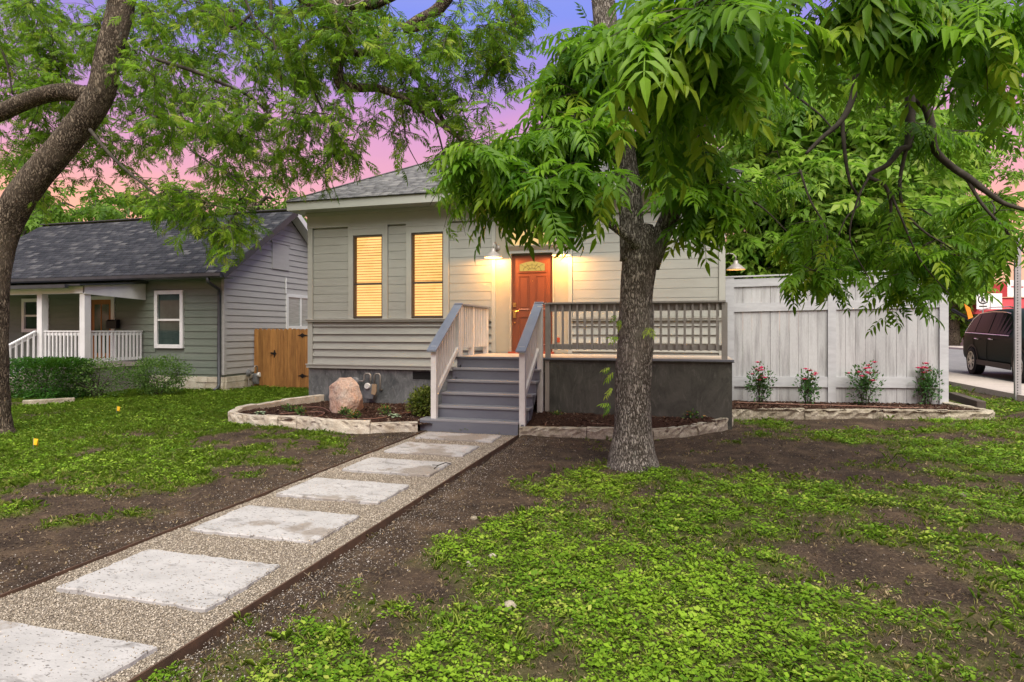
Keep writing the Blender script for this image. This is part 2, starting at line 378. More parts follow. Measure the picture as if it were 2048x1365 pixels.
MT['straw'] = Mleaf('dry_blade', (.19, .14, .07), (.36, .29, .17), .2, .7)
MT['chip'] = Mtint('mulch_chips', [(0, (.022, .012, .009)), (.6, (.065, .033, .022)), (.92, (.12, .07, .045)), (1, (.3, .26, .2))])
MT['gravel'] = Mtint('gravel_stones', [(0, (.16, .132, .10)), (.5, (.29, .25, .195)), (1, (.45, .405, .34))], .85)
MT['pebble'] = Mtint('pale_pebbles', [(0, (.10, .085, .07)), (1, (.40, .37, .335))], .85)
MT['concrete'] = M('sidewalk_concrete', (.40, .355, .325), (.34, .30, .28), 2, .85, .3, 60, fine=.2)
MT['asphalt'] = M('sun_bleached_asphalt', (.17, .17, .175), (.13, .13, .135), 2, .85, .4, 80, fine=.3)
MT['carpaint'] = M('dark_car_paint', (.010, .018, .019), (.013, .021, .022), 2, .42, spec=.02, coat=.0)
MT['carglass'] = M('car_glass', (.006, .008, .008), None, rough=.12, spec=.02)
MT['chrome'] = M('chrome', (.75, .75, .76), None, rough=.15, metal=1)
MT['tyre'] = M('tyre_rubber', (.015, .015, .016), None, rough=.85)
MT['rim'] = M('alloy', (.55, .55, .56), None, rough=.3, metal=.8)
MT['tail'] = M('tail_lamp_red', (.35, .02, .02), None, rough=.2)
MT['plastic'] = M('black_trim', (.02, .02, .021), None, rough=.6)
MT['galv'] = M('galvanised_post', (.36, .365, .37), (.29, .295, .30), 12, .45, metal=.55)
MT['redroof'] = M('red_roof', (.40, .035, .045), (.33, .03, .04), 6, .6)
MT['signwhite'] = M('sign_white', (.72, .72, .72), None, rough=.5)
MT['black'] = M('sign_black', (.015, .015, .015), None, rough=.6)
MT['orange'] = M('orange_cloth', (.75, .26, .02), (.6, .18, .01), 9, .7)
MT['flag'] = M('yellow_flag_vinyl', (.80, .52, .03), (.7, .42, .02), 20, .5)
MT['timber'] = M('weathered_timber', (.09, .075, .06), (.05, .04, .035), 6, .9, .5, 30, (1, .2, 1))
MT['rust'] = M('bare_red_wood', (.30, .05, .02), None, rough=.8)

# ------------------------------------------------------------------ terrain
PX0, PX1, PYE = -4.12, -2.54, 9.36           # gravel path
def gz(x, y, micro=True):
    x = np.asarray(x, float); y = np.asarray(y, float)
    z = sstep(-1.5, 5.2, x)*sstep(5, 11, y)*.20+sstep(4.8, 6.6, x)*sstep(8, 13, y)*.22
    z = z-.03*np.exp(-np.abs(x-PX1)/.55)*(x > PX1-.03)*(y < 9.2)*sstep(11, 9, y)
    if micro: z = z+(fbm(x*1.3, y*1.3, 4)-.5)*.07+(fbm(x*9, y*9, 2)-.5)*.015
    z = np.where((x > PX0-.02) & (x < PX1+.012) & (y < PYE), z-.06, z)
    return z
BED_L = [(-4.22, 9.22), (-4.7, 8.98), (-5.15, 8.82), (-5.6, 8.80), (-5.95, 8.93), (-6.3, 9.03), (-6.95, 8.99), (-7.5, 9.03), (-7.95, 9.22), (-8.22, 9.60), (-8.35, 10.2), (-8.35, 11.0), (-8.2, 11.75), (-8.1, 12.3)]
BED_R = [(-2.52, 9.30), (-1.8, 9.28), (-.95, 9.36), (-.4, 9.52), (.05, 9.82), (.42, 10.2), (.68, 10.55), (.80, 11.0), (.82, 11.55)]
BED_F = [(.82, 11.58), (1.9, 11.62), (3.1, 11.66), (4.2, 11.68), (4.86, 11.72), (4.90, 11.95), (4.80, 12.45), (4.72, 12.98)]
POLY_L = BED_L+[(-4.0, 12.3), (-4.0, 9.3)]
POLY_R = BED_R+[(.8, 12.3), (-4.2, 12.3), (-4.2, 9.5), (-2.5, 9.5)]
POLY_F = BED_F+[(4.7, 13.1), (.78, 13.1)]
def mz_L(x, y): return .125-.085*sstep(9.0, 12.2, y)
def mz_R(x, y): return .115+.10*sstep(9.3, 10.5, y)
def mz_F(x, y): return .26+.06*sstep(.8, 5.4, x)
def cover(x, y):
    n = fbm(x*.9+3, y*.9+9, 5); n2 = fbm(x*2.7, y*2.7, 4)
    g = .60+(n-.5)*1.8+(n2-.5)*1.5
    left = x < PX0
    g = np.where(left, g+.12, g)
    g = g-np.where(left, 1.0*np.exp(-((PX0-x)/.62)**2), 0)-np.where(left, .9*sstep(4.3, 3.2, y)*sstep(-8.5, -5.5, x), 0)
    g = g-np.where(x > PX1, .95*np.exp(-((x-PX1)/(.55+.25*sstep(3, 5, y)))**2)*sstep(1.8, 3.6, y), 0)
    for cx, cy, r, a in ((1.4, 8.4, 1.2, .45), (-1.2, 8.9, 1.2, .45), (-2.1, 7.9, .8, .5), (.3, 9.3, 1.0, .4), (2.6, 11.0, 1.1, .5), (.6, 10.7, .8, .55), (-4.7, 8.5, .8, .35), (-6.6, 8.3, .6, .3), (-8.9, 9.5, .7, .5), (3.6, 3.1, .9, .35), (1.2, 4.9, .5, .3)):
        g = g-a*np.exp(-((x-cx)**2+(y-cy)**2)/r**2)
    for cx, cy, r, a in ((-.1, 4.4, 1.6, .40), (-1.0, 2.6, 1.0, .25), (3.6, 8.6, 1.6, .5), (2.5, 5.5, 1.5, .2), (-11, 12, 2.6, .9), (-10, 8.5, 2.5, .35), (-.6, 6.9, .5, .3)):
        g = g+a*np.exp(-((x-cx)**2+(y-cy)**2)/r**2)
    return g
def axis(lo, a, b, hi, fine, grow=1.25):
    mid = list(np.arange(a, b, fine)); l, r = [], []; s, p = fine, a
    while p > lo: s *= grow; p -= s; l.append(p)
    s, p = fine, mid[-1]
    while p < hi: s *= grow; p += s; r.append(p)
    return np.array(l[::-1]+mid+r)
def soil_mat():
    m, t, out = nodes('yard_soil'); v = vecpos(t)
    soil = ramp(t, noise(t, v, 3.0, 8, .65), [(.3, (.022, .016, .013)), (.52, (.055, .039, .028)), (.72, (.12, .084, .054))])
    litter = ramp(t, noise(t, v, 38, 6, .7), [(.52, 0), (.66, .75)])
    c = mixc(t, litter, soil, (.155, .115, .075))
    c = mixc(t, ramp(t, noise(t, v, 120, 4, .7), [(.6, 0), (.7, .6)]), c, (.26, .21, .155))
    sp = N(t, 'ShaderNodeTexVoronoi', {'Vector': v, 'Scale': 75.0}).outputs['Distance']
    gate = noise(t, v, 4, 3); fl = N(t, 'ShaderNodeMath', {0: ramp(t, sp, [(.07, 1), (.13, 0)]), 1: ramp(t, gate, [(.48, 0), (.6, .9)])}, operation='MULTIPLY').outputs[0]
    c = mixc(t, fl, c, (.42, .38, .33))
    cv = N(t, 'ShaderNodeAttribute', attribute_name='cover').outputs['Fac']
    th = ramp(t, noise(t, v, 55, 5, .7), [(.3, (.05, .07, .012)), (.55, (.12, .155, .025)), (.75, (.22, .22, .07))])
    c = mixc(t, cv, c, th)
    b = N(t, 'ShaderNodeBsdfPrincipled', {'Base Color': c, 'Roughness': .95, 'Specular IOR Level': .12})
    bp = N(t, 'ShaderNodeBump', {'Height': noise(t, v, 55, 8, .75), 'Strength': .9, 'Distance': .03}); t.links.new(bp.outputs[0], b.inputs['Normal'])
    t.links.new(b.outputs[0], out.inputs[0]); return m
MT['soil'] = soil_mat()
xs = axis(-500, -15, 7, 500, .07); ys = axis(-500, 1.0, 14, 900, .07)
XX, YY = np.meshgrid(xs, ys); ZZ = gz(XX, YY)
far = sstep(25, 60, np.hypot(XX, YY-8)); ZZ = ZZ*(1-far)+far*.0
nx, ny = len(xs), len(ys)
idx = np.arange(nx*ny).reshape(ny, nx)
quads = np.stack([idx[:-1, :-1], idx[:-1, 1:], idx[1:, 1:], idx[1:, :-1]], -1).reshape(-1, 4)
me = mesh_np('ground', np.stack([XX, YY, ZZ], -1).reshape(-1, 3), quads.ravel(), np.full(len(quads), 4))
me.polygons.foreach_set('use_smooth', np.ones(len(quads), bool))
CV = sstep(.3, .85, cover(XX, YY))*np.where(XX < PX0, .75, .5)
CV = np.where(np.hypot(XX, YY-8) > 16, .8, CV)
a = me.attributes.new('cover', 'FLOAT', 'POINT'); a.data.foreach_set('value', CV.ravel().astype(np.float32))
tag(put('ground', me, MT['soil'], None, (0, 0, 0)), kind='structure')

# gravel path, slabs, edging
def slab_mat(i):
    m, t, out = nodes('stepping_slab_stone'); v = vecpos(t)
    oi = N(t, 'ShaderNodeObjectInfo').outputs['Random']
    vv = N(t, 'ShaderNodeVectorMath', {0: v}, operation='ADD'); cmb = N(t, 'ShaderNodeCombineXYZ', {0: N(t, 'ShaderNodeMath', {0: oi, 1: 90.0}, operation='MULTIPLY').outputs[0]}); t.links.new(cmb.outputs[0], vv.inputs[1]); v = vv.outputs[0]
    c = ramp(t, noise(t, v, 3.2, 5, .6), [(.3, (.29, .287, .282)), (.7, (.385, .38, .375))])
    st = N(t, 'ShaderNodeMapping', {'Vector': v, 'Rotation': (0, 0, .6), 'Scale': (1, 2.6, 1)}).outputs[0]
    c = mixc(t, ramp(t, noise(t, st, 3.6, 6, .65, .4), [(.57, 0), (.66, .6)]), c, (.12, .113, .107))
    c = mixc(t, ramp(t, noise(t, v, 1.1, 5, .6), [(.56, 0), (.60, .75)]), c, (.19, .163, .133))
    c = mixc(t, ramp(t, noise(t, st, 26, 4), [(.60, 0), (.66, .8)]), c, (.07, .064, .058))
    b = N(t, 'ShaderNodeBsdfPrincipled', {'Base Color': c, 'Roughness': .8, 'Specular IOR Level': .2})
    bp = N(t, 'ShaderNodeBump', {'Height': noise(t, v, 22, 8, .7), 'Strength': .5, 'Distance': .012}); t.links.new(bp.outputs[0], b.inputs['Normal'])
    t.links.new(b.outputs[0], out.inputs[0]); return m
MT['slab'] = slab_mat(0)
def path_mat():
    m, t, out = nodes('gravel_bed'); v = vecpos(t)
    vo = N(t, 'ShaderNodeTexVoronoi', {'Vector': v, 'Scale': 85.0})
    c = mixc(t, ramp(t, vo.outputs['Color'], [(.1, 0), (.9, 1)]), (.155, .13, .10), (.37, .325, .265))
    c = mixc(t, ramp(t, vo.outputs['Distance'], [(.3, 0), (.62, .75)]), c, (.09, .075, .06))
    b = N(t, 'ShaderNodeBsdfPrincipled', {'Base Color': c, 'Roughness': .9, 'Specular IOR Level': .15})
    iv = N(t, 'ShaderNodeMath', {0: 1.0, 1: vo.outputs['Distance']}, operation='SUBTRACT').outputs[0]
    bp = N(t, 'ShaderNodeBump', {'Height': iv, 'Strength': 1.0, 'Distance': .012}); t.links.new(bp.outputs[0], b.inputs['Normal'])
    t.links.new(b.outputs[0], out.inputs[0]); return m
gx = np.linspace(PX0, PX1, 26); gy = np.linspace(-3, PYE+.1, 190); GX, GY = np.meshgrid(gx, gy)
GZ = (fbm(GX*4, GY*4, 3)-.5)*.022-.006
ii = np.arange(GX.size).reshape(GX.shape); q = np.stack([ii[:-1, :-1], ii[:-1, 1:], ii[1:, 1:], ii[1:, :-1]], -1).reshape(-1, 4)
me = mesh_np('gravel_path', np.stack([GX, GY, GZ], -1).reshape(-1, 3), q.ravel(), np.full(len(q), 4)); me.polygons.foreach_set('use_smooth', np.ones(len(q), bool))
tag(put('gravel_path', me, path_mat(), None, (0, 0, 0)), kind='structure')
SLABS = [(-3.86, -2.67, 1.86, 2.56), (-3.90, -2.74, 2.98, 3.68), (-3.97, -2.79, 4.15, 4.86), (-3.98, -2.83, 5.27, 5.97), (-3.93, -2.80, 6.43, 7.11), (-3.96, -2.82, 7.55, 8.23), (-4.00, -2.76, 8.64, 9.14)]
SL_LAB = ['pale stepping slab with broad dark smudges, farthest from the steps', 'large pale stepping slab speckled with dark flecks, second farthest from steps', 'clean pale grey stepping slab, third farthest from the steps', 'middle stepping slab of the path with a worn brown patch', 'pinkish grey stepping slab with a forked twig lying on it', 'weathered stepping slab with a dirty surface, second from the steps', 'thin tan stepping slab right at the foot of the steps']
SL_R = np.random.default_rng(5)
for (x0, x1, y0, y1), lb in zip(SLABS, SL_LAB):
    pts = []; n = 14
    for (ax_, ay), (bx, by) in (((x0, y0), (x1, y0)), ((x1, y0), (x1, y1)), ((x1, y1), (x0, y1)), ((x0, y1), (x0, y0))):
        for k in range(n):
            tt = k/n; j = SL_R.normal(0, .0065, 2); pts.append((ax_+(bx-ax_)*tt+j[0], ay+(by-ay)*tt+j[1]))
    cx, cy = (x0+x1)/2, (y0+y1)/2; m = MB(); k = len(pts)
    ins = [(cx+(p[0]-cx)*.985, cy+(p[1]-cy)*.975) for p in pts]
    m.add([(p[0], p[1], -.04) for p in pts]+[(p[0], p[1], .014) for p in pts]+[(p[0], p[1], .024) for p in ins],
          [(i, (i+1) % k, (i+1) % k+k, i+k) for i in range(k)]+[(i+k, (i+1) % k+k, (i+1) % k+2*k, i+2*k) for i in range(k)]+[tuple(range(2*k, 3*k))])
    tag(m.build('stepping_slab', MT['slab'], None, (cx, cy, 0)), lb, 'stepping slab', 'stepping slabs of the front path')
tag(MB().box(PX1, PX1+.012, -2.5, PYE, -.13, .014).build('steel_edging', MT['steeledge']), 'rusty steel edging strip between gravel path and weedy lawn by the tree', 'edging')
tag(MB().box(PX0-.012, PX0, -2.5, PYE-.1, -.1, .018).build('steel_edging', MT['steeledge']), 'thin steel edging strip between gravel path and lawn facing the green house', 'edging')
ICO = [(0, 0, 1), (.9, 0, .1), (-.3, .85, .15), (-.35, -.8, .05), (.1, .1, -.7)]
def rock_t(seed):
    r = np.random.default_rng(seed); v = np.array([(1, 0, 0), (-1, 0, 0), (0, 1, 0), (0, -1, 0), (0, 0, .7), (0, 0, -.7)], float)*r.uniform(.6, 1.1, (6, 1))+r.normal(0, .12, (6, 3))
    return (v, [(0, 2, 4), (2, 1, 4), (1, 3, 4), (3, 0, 4), (2, 0, 5), (1, 2, 5), (3, 1, 5), (0, 3, 5)])
ROCKS = [rock_t(i) for i in range(6)]
n = 70000; ry = 1.9+(RNG.random(n)**1.7)*7.4; rx = RNG.uniform(PX0+.01, PX1-.01, n)
ok = np.ones(n, bool)
for (x0, x1, y0, y1) in SLABS: ok &= ~((rx > x0+.01) & (rx < x1-.01) & (ry > y0+.01) & (ry < y1-.01))
rx, ry = rx[ok][:36000], ry[ok][:36000]; n = len(rx)
scatter('gravel', ROCKS, np.stack([rx, ry, (fbm(rx*4, ry*4, 3)-.5)*.022-.004+RNG.normal(0, .002, n)], 1), yaws(n, .5), RNG.uniform(.0038, .0085, n)*(1+.05*ry), MT['gravel'], tint=RNG.random(n))
n = 2600; w_ = RNG.integers(0, len(SLABS), n); Q_ = np.array(SLABS)[w_]; ed = RNG.random(n)**2.5*.5; sd2 = RNG.integers(0, 4, n); tt_ = RNG.random(n)
sx = np.where(sd2 == 0, Q_[:, 0]+ed*(Q_[:, 1]-Q_[:, 0]), np.where(sd2 == 1, Q_[:, 1]-ed*(Q_[:, 1]-Q_[:, 0]), Q_[:, 0]+tt_*(Q_[:, 1]-Q_[:, 0])))
sy = np.where(sd2 == 2, Q_[:, 2]+ed*(Q_[:, 3]-Q_[:, 2]), np.where(sd2 == 3, Q_[:, 3]-ed*(Q_[:, 3]-Q_[:, 2]), Q_[:, 2]+tt_*(Q_[:, 3]-Q_[:, 2])))
scatter('gravel_on_slabs', ROCKS, np.stack([sx, sy, np.full(n, .025)], 1), yaws(n, .4), RNG.uniform(.003, .007, n), MT['gravel'], tint=RNG.random(n))
# stray pebbles on the soil
n = 6500; px_ = np.where(RNG.random(n) < .7, PX1+.03+np.abs(RNG.normal(0, .34, n)), PX0-.03-np.abs(RNG.normal(0, .3, n))); py_ = 2+RNG.random(n)**1.5*7.2
scatter('stray_pebbles', ROCKS, np.stack([px_, py_, gz(px_, py_)+.002], 1), yaws(n, .4), RNG.uniform(.003, .0075, n), MT['pebble'], tint=RNG.random(n)**.8)
n = 1200; px_ = RNG.uniform(-8, 5, n); py_ = RNG.uniform(2.2, 10.5, n); k = (px_ < PX0) | (px_ > PX1); px_, py_ = px_[k], py_[k]; n = len(px_)
scatter('yard_pebbles', ROCKS, np.stack([px_, py_, gz(px_, py_)+.004], 1), yaws(n, .4), RNG.uniform(.005, .014, n), MT['pebble'], tint=RNG.random(n))

# mulch beds
def mulch_mat():
    m, t, out = nodes('bark_mulch'); v = vecpos(t)
    c = ramp(t, noise(t, v, 40, 7, .75), [(.3, (.016, .009, .007)), (.55, (.055, .027, .018)), (.75, (.11, .06, .04))])
    b = N(t, 'ShaderNodeBsdfPrincipled', {'Base Color': c, 'Roughness': .95, 'Specular IOR Level': .1})
    bp = N(t, 'ShaderNodeBump', {'Height': noise(t, v, 45, 6, .75), 'Strength': 1.0, 'Distance': .04}); t.links.new(bp.outputs[0], b.inputs['Normal'])
    t.links.new(b.outputs[0], out.inputs[0]); return m
MT['mulch'] = mulch_mat()
CHIP = [([(-1, -.28, 0), (1, -.2, .1), (.9, .25, .15), (-1, .3, .05)], [(0, 1, 2, 3)]), ([(-1, -.2, 0), (.6, -.3, .2), (1, .1, .1), (-.7, .25, .1)], [(0, 1, 2, 3)])]
def bed(poly, zf, nch):
    P = np.array(poly); x0, y0 = P.min(0)-.05; x1, y1 = P.max(0)+.05; s = .06
    gx = np.arange(x0, x1, s); gy = np.arange(y0, y1, s); A, B = np.meshgrid(gx, gy); Z = zf(A, B)+(fbm(A*5, B*5, 3)-.5)*.05
    ii = np.arange(A.size).reshape(A.shape); q = np.stack([ii[:-1, :-1], ii[:-1, 1:], ii[1:, 1:], ii[1:, :-1]], -1).reshape(-1, 4)
    cx = (A[:-1, :-1]+s/2).ravel(); cy = (B[:-1, :-1]+s/2).ravel(); q = q[inpoly(cx, cy, poly)]
    me = mesh_np('mulch_bed', np.stack([A, B, Z], -1).reshape(-1, 3), q.ravel(), np.full(len(q), 4)); me.polygons.foreach_set('use_smooth', np.ones(len(q), bool))
    tag(put('mulch_bed', me, MT['mulch'], None, (0, 0, 0)), kind='structure')
    x = RNG.uniform(x0, x1, nch*2); y = RNG.uniform(y0, y1, nch*2); k = inpoly(x, y, poly); x, y = x[k][:nch], y[k][:nch]; n = len(x)
    scatter('mulch_chips', CHIP, np.stack([x, y, zf(x, y)+(fbm(x*5, y*5, 3)-.5)*.05+.006], 1), yaws(n, .45), RNG.uniform(.012, .032, n), MT['chip'])
bed(POLY_L, mz_L, 9000); bed(POLY_R, mz_R, 6000); bed(POLY_F, mz_F, 5000)
# cut limestone edging
def along(pts, ds):
    P = np.array(pts, float); L = np.concatenate([[0], np.cumsum(np.linalg.norm(np.diff(P, axis=0), axis=1))]); out = []
    for d in ds: out.append((np.interp(d, L, P[:, 0]), np.interp(d, L, P[:, 1])))
    return np.array(out), L[-1]
def edging(pts, label, lens, wid, hgt, side, mat, seed, rough, zoff=0):
    # smooth the plan line
    from mathutils.geometry import interpolate_bezier
    P = np.array(pts, float); t = np.arange(len(P)); tt = np.linspace(0, len(P)-1, len(P)*8)
    def cat(i0, f):
        p = [P[max(0, min(len(P)-1, i0+k))] for k in (-1, 0, 1, 2)]
        return .5*((2*p[1])+(-p[0]+p[2])*f+(2*p[0]-5*p[1]+4*p[2]-p[3])*f*f+(-p[0]+3*p[1]-3*p[2]+p[3])*f**3)
    C = np.array([cat(int(min(math.floor(x), len(P)-2)), x-min(math.floor(x), len(P)-2)) for x in tt])
    _, T = along(C, [0]); r = np.random.default_rng(seed)
    th = thing('stone_edging', label, 'stone edging', (C[:, 0].mean(), C[:, 1].mean(), 0))
    p, i = 0., 0
    while p < T-.02:
        l = lens(p/T, r); e = min(T, p+l)
        if T-e < .12: e = T
        ds = np.linspace(p+.005, e-.005, max(3, int((e-p)/.07))); c, _ = along(C, ds); tg = np.gradient(c, axis=0); tg /= np.linalg.norm(tg, axis=1, keepdims=True)
        nrm = np.stack([tg[:, 1], -tg[:, 0]], 1)*side        # outward
        dh = r.normal(0, .012); dw = r.normal(0, .01); m = MB(); k = len(ds); sec = [(0, -.12), (0, .35), (0, .7), (0, .95), (-.08, 1.0), (-.9, 1.0), (-1, .95), (-1, -.12)]; ns = len(sec); vs = []
        for j in range(k):
            zb = float(gz(c[j][0]+nrm[j][0]*.1, c[j][1]+nrm[j][1]*.1, False))+zoff
            for o_, h_ in sec:
                out_ = (o_*(wid+dw))+(r.normal(0, rough) if 0 <= h_ <= .95 and o_ == 0 else r.normal(0, rough*.3))
                if o_ == 0 and h_ > .9: out_ -= abs(r.normal(0, rough))*.5
                vs.append((c[j][0]+nrm[j][0]*out_, c[j][1]+nrm[j][1]*out_, zb+(hgt+dh)*h_+r.normal(0, rough*.2)))
        fs = [(j*ns+a, j*ns+(a+1) % ns, (j+1)*ns+(a+1) % ns, (j+1)*ns+a) for j in range(k-1) for a in range(ns)]+[tuple(range(ns)), tuple(range(k*ns-1, (k-1)*ns-1, -1))]
        recalc(m.add(vs, fs).build('stone', mat, th)); p = e; i += 1
    return th
edging(BED_L, 'curved pale limestone edging round the boulder bed, blocks in a row', lambda f, r: r.uniform(.75, 1.0) if f < .19 else (r.uniform(.24, .38) if f < .62 else r.uniform(.5, .9)), .13, .185, -1, MT['limestone'], 3, .009)
edging(BED_R, 'rough limestone edging below the dark porch wall, curving at its end', lambda f, r: r.uniform(.75, 1.1) if f < .6 else r.uniform(.35, .5), .13, .165, 1, MT['limedirty'], 4, .014)
edging(BED_F, 'long rock faced limestone edging in front of the rose bed', lambda f, r: r.uniform(1.0, 1.4), .15, .17, 1, MT['limedirty'], 6, .016)

# ------------------------------------------------------------------ main house
FY = 12.30
house = thing('house', 'one storey greige clapboard house with hip roof and lit windows', 'house', (-3.8, 16, 0))
HX0, HX1 = -8.40, .76
MB().box(HX0+.03, HX1-.03, FY+.19, 20.5, .8, 4.37).build('wall', MT['siding'], house)
for a_, b_, c_, d_ in ((-8.37, -7.23, .8, 4.3), (-7.23, -6.48, .8, 1.95), (-7.23, -6.48, 3.806, 4.3), (-6.48, -5.79, .8, 4.3), (-5.79, -5.02, .8, 1.95), (-5.79, -5.02, 3.806, 4.3), (-5.02, -3.548, .8, 4.3), (-3.548, -2.562, .8, 1.18), (-3.548, -2.562, 3.935, 4.3), (-2.562, .73, .8, 4.3)):
    ubox('sheathing', a_, b_, FY+.053, FY+.189, c_, d_, MT['siding'], house)
MB().box(HX0, HX1, FY+.02, 20.6, -.4, .80).build('foundation', MT['found'], house)
ubox('water_table', HX0-.02, HX1+.02, FY-.045, FY+.06, .80, .875, MT['trim'], house)
ubox('drip_cap', HX0-.035, HX1+.035, FY-.065, FY+.06, .8752, .893, MT['trim'], house)
segs = [(-8.27, -3.93), (-2.20, .64)]
for x0, x1 in segs:
    z = .895
    for k in range(6):
        h = min(.172, 1.858-z)
        if h > .05: ubox('wainscot_board', x0, x1, FY-.014, FY+.048, z, z+h-.012, MT['siding'], house, 'lap')
        z += .172
    ubox('sill_band', x0-.15 if x0 < -8 else x0, x1+.15 if x1 > .5 else x1, FY-.055, FY+.05, 1.862, 1.905, MT['trim'], house)
    ubox('sill_cap', x0-.17 if x0 < -8 else x0, x1+.17 if x1 > .5 else x1, FY-.075, FY+.05, 1.9053, 1.93, MT['trim'], house)
for x0, x1 in ((HX0, -8.275), (.645, HX1)):
    ubox('corner_board', x0, x1, FY-.022, FY+.12, .8935, 1.861, MT['trim'], house)
    ubox('corner_board', x0, x1, FY-.022, FY+.12, 1.9305, 4.02, MT['trim'], house)
WIN = [(-7.22, -6.49), (-5.78, -5.03)]
usegs = [(-8.27, -7.355), (-6.355, -5.915), (-4.895, -3.935), (-2.195, .64)]
for x0, x1 in usegs:
    z = 1.937; k = 0
    while z < 3.98:
        h = min(.187, 4.01-z)
        if h > .03: ubox('siding_board', x0+.004, x1-.004, FY+.010, FY+.0515, z, z+h-.007, MT['siding'], house)
        z += .187
# frieze, soffit, fascia, roof
ubox('frieze', HX0-.01, HX1+.01, FY-.03, FY+.055, 4.021, 4.30, MT['trim'], house)
ubox('frieze_cap', HX0-.03, HX1+.03, FY-.06, FY+.056, 4.3005, 4.37, MT['trim'], house)
EY, EX0, EX1, EZ = 11.84, -8.64, 1.0, 4.57
MB().box(EX0+.03, EX1-.03, EY+.03, 21, 4.372, 4.40).build('soffit', MT['trim'], house)
ubox('fascia', EX0, EX1, EY, EY+.028, 4.37, 4.555, MT['trim'], house)
MB().box(EX0, EX0+.028, EY+.029, 21, 4.37, 4.555).build('fascia', MT['trim'], house)
MB().box(EX1-.028, EX1, EY+.029, 21, 4.37, 4.555).build('fascia', MT['trim'], house)
pitch = .557; hw = (EX1-EX0)/2; rz = EZ+hw*pitch; cx = (EX0+EX1)/2; by = 22.0
e = .03
roof = MB().add([(EX0-e, EY-e, EZ-.015), (EX1+e, EY-e, EZ-.015), (EX1+e, by, EZ-.015), (EX0-e, by, EZ-.015), (cx, EY+hw, rz), (cx, by-hw+3.5, rz)],
                [(0, 1, 4), (1, 2, 5, 4), (2, 3, 5), (3, 0, 4, 5), (3, 2, 1, 0)]).build('roof', MT['roofbase'], house)
TAB = [([(-.5, 0, 0), (.5, 0, 0), (.5, 1.15, 0), (-.5, 1.15, 0), (-.5, 0, 1), (.5, 0, 1), (.5, 1.15, .3), (-.5, 1.15, .3)], [(4, 5, 6, 7), (0, 1, 5, 4), (1, 2, 6, 5), (3, 0, 4, 7)])]
def shingles(x0f, x1f, y0, z0, pit, run, expo, wid, mat, parent, seed):
    r = np.random.default_rng(seed); ln = math.hypot(1, pit); P, S = [], []
    n = int(run*ln/expo)
    for i in range(n):
        s = i*expo/ln; a, b = x0f(s), x1f(s); x = a-r.uniform(0, wid)
        while x < b:
            w = wid*r.uniform(.6, 1.25); l, h = max(x, a), min(x+w, b)
            if h-l > .03: P.append(((l+h)/2, y0+s, z0+s*pit+.004)); S.append((h-l-.004, expo, .012*r.uniform(.6, 1.5)))
            x += w
    n = len(P); d = np.tile([[1., 0, 0]], (n, 1)); up = np.tile([[0, -pit/ln, 1/ln]], (n, 1))
    o = scatter('shingles', TAB, P, rotmats(d, up), np.array(S), mat, parent, tint=r.random(n)**1.4); return o
shingles(lambda s: EX0+s, lambda s: EX1-s, EY-.04, EZ-.012, pitch, hw-.1, .11, .30, MT['shingle'], house, 2)
MB().bar((EX0, EY, EZ+.02), (cx, EY+hw, rz+.02), .16, .02).build('hip_cap', M('hip_shingle', (.11, .11, .115), rough=.9), roof)
MB().bar((EX1, EY, EZ+.02), (cx, EY+hw, rz+.02), .16, .02).build('hip_cap', M('hip_shingle', (.11, .11, .115), rough=.9), roof)
# windows with lit blinds
proto_slat = None
for wi, (x0, x1) in enumerate(WIN):
    z0, z1, zm = 1.955, 3.80, 2.715
    win = MB().box(x0-.002, x1+.002, FY+.16, FY+.17, z0, z1).build('window', MT['slatback'], house)
    ubox('casing', x0-.128, x0-.004, FY-.022, FY+.0525, 1.9308, 3.95, MT['trim'], win)
    ubox('casing', x1+.004, x1+.128, FY-.022, FY+.0525, 1.9308, 3.95, MT['trim'], win)
    ubox('casing', x0-.128, x1+.128, FY-.026, FY+.0525, 3.951, 4.02, MT['trim'], win)
    ubox('casing', x0-.0035, x1+.0035, FY-.020, FY+.0525, 3.815, 3.9505, MT['trim'], win)
    m = MB().box(x0, x0+.022, FY-.01, FY+.10, z0, z1).box(x1-.022, x1, FY-.01, FY+.10, z0, z1).box(x0+.022, x1-.022, FY-.01, FY+.10, z1-.022, z1).box(x0+.022, x1-.022, FY-.012, FY+.10, z0, z0+.035)
    m.build('frame', MT['darkframe'], win)
    ubox('meeting_rail', x0+.022, x1-.022, FY+.015, FY+.07, zm-.022, zm+.022, MT['darkframe'], win)
    ubox('pane', x0+.02, x1-.02, FY+.04, FY+.045, zm+.02, z1-.02, MT['glass'], win)
    ubox('pane', x0+.02, x1-.02, FY+.025, FY+.030, z0+.03, zm-.02, MT['glass'], win)
    zz = z0+.06; w = x1-x0-.05
    while zz < z1-.03:
        if proto_slat is None:
            proto_slat = MB().hexa([(-.5, -.012, -.023), (.5, -.012, -.023), (.5, -.009, -.023), (-.5, -.009, -.023), (-.5, .008, .022), (.5, .008, .022), (.5, .011, .022), (-.5, .011, .022)]).build('slat', MT['slat'], win, (0, 0, 0))
            s = proto_slat
        else: s = proto_slat.copy(); COL.objects.link(s); s.parent = win
        ORG[s.name] = Vector(((x0+x1)/2, FY+.115, zz)); s.location = ORG[s.name]-ORG[win.name]; s.scale = (w, 1, 1); s.rotation_euler = (random.gauss(0, .10), random.gauss(0, .004), 0)
        zz += .060
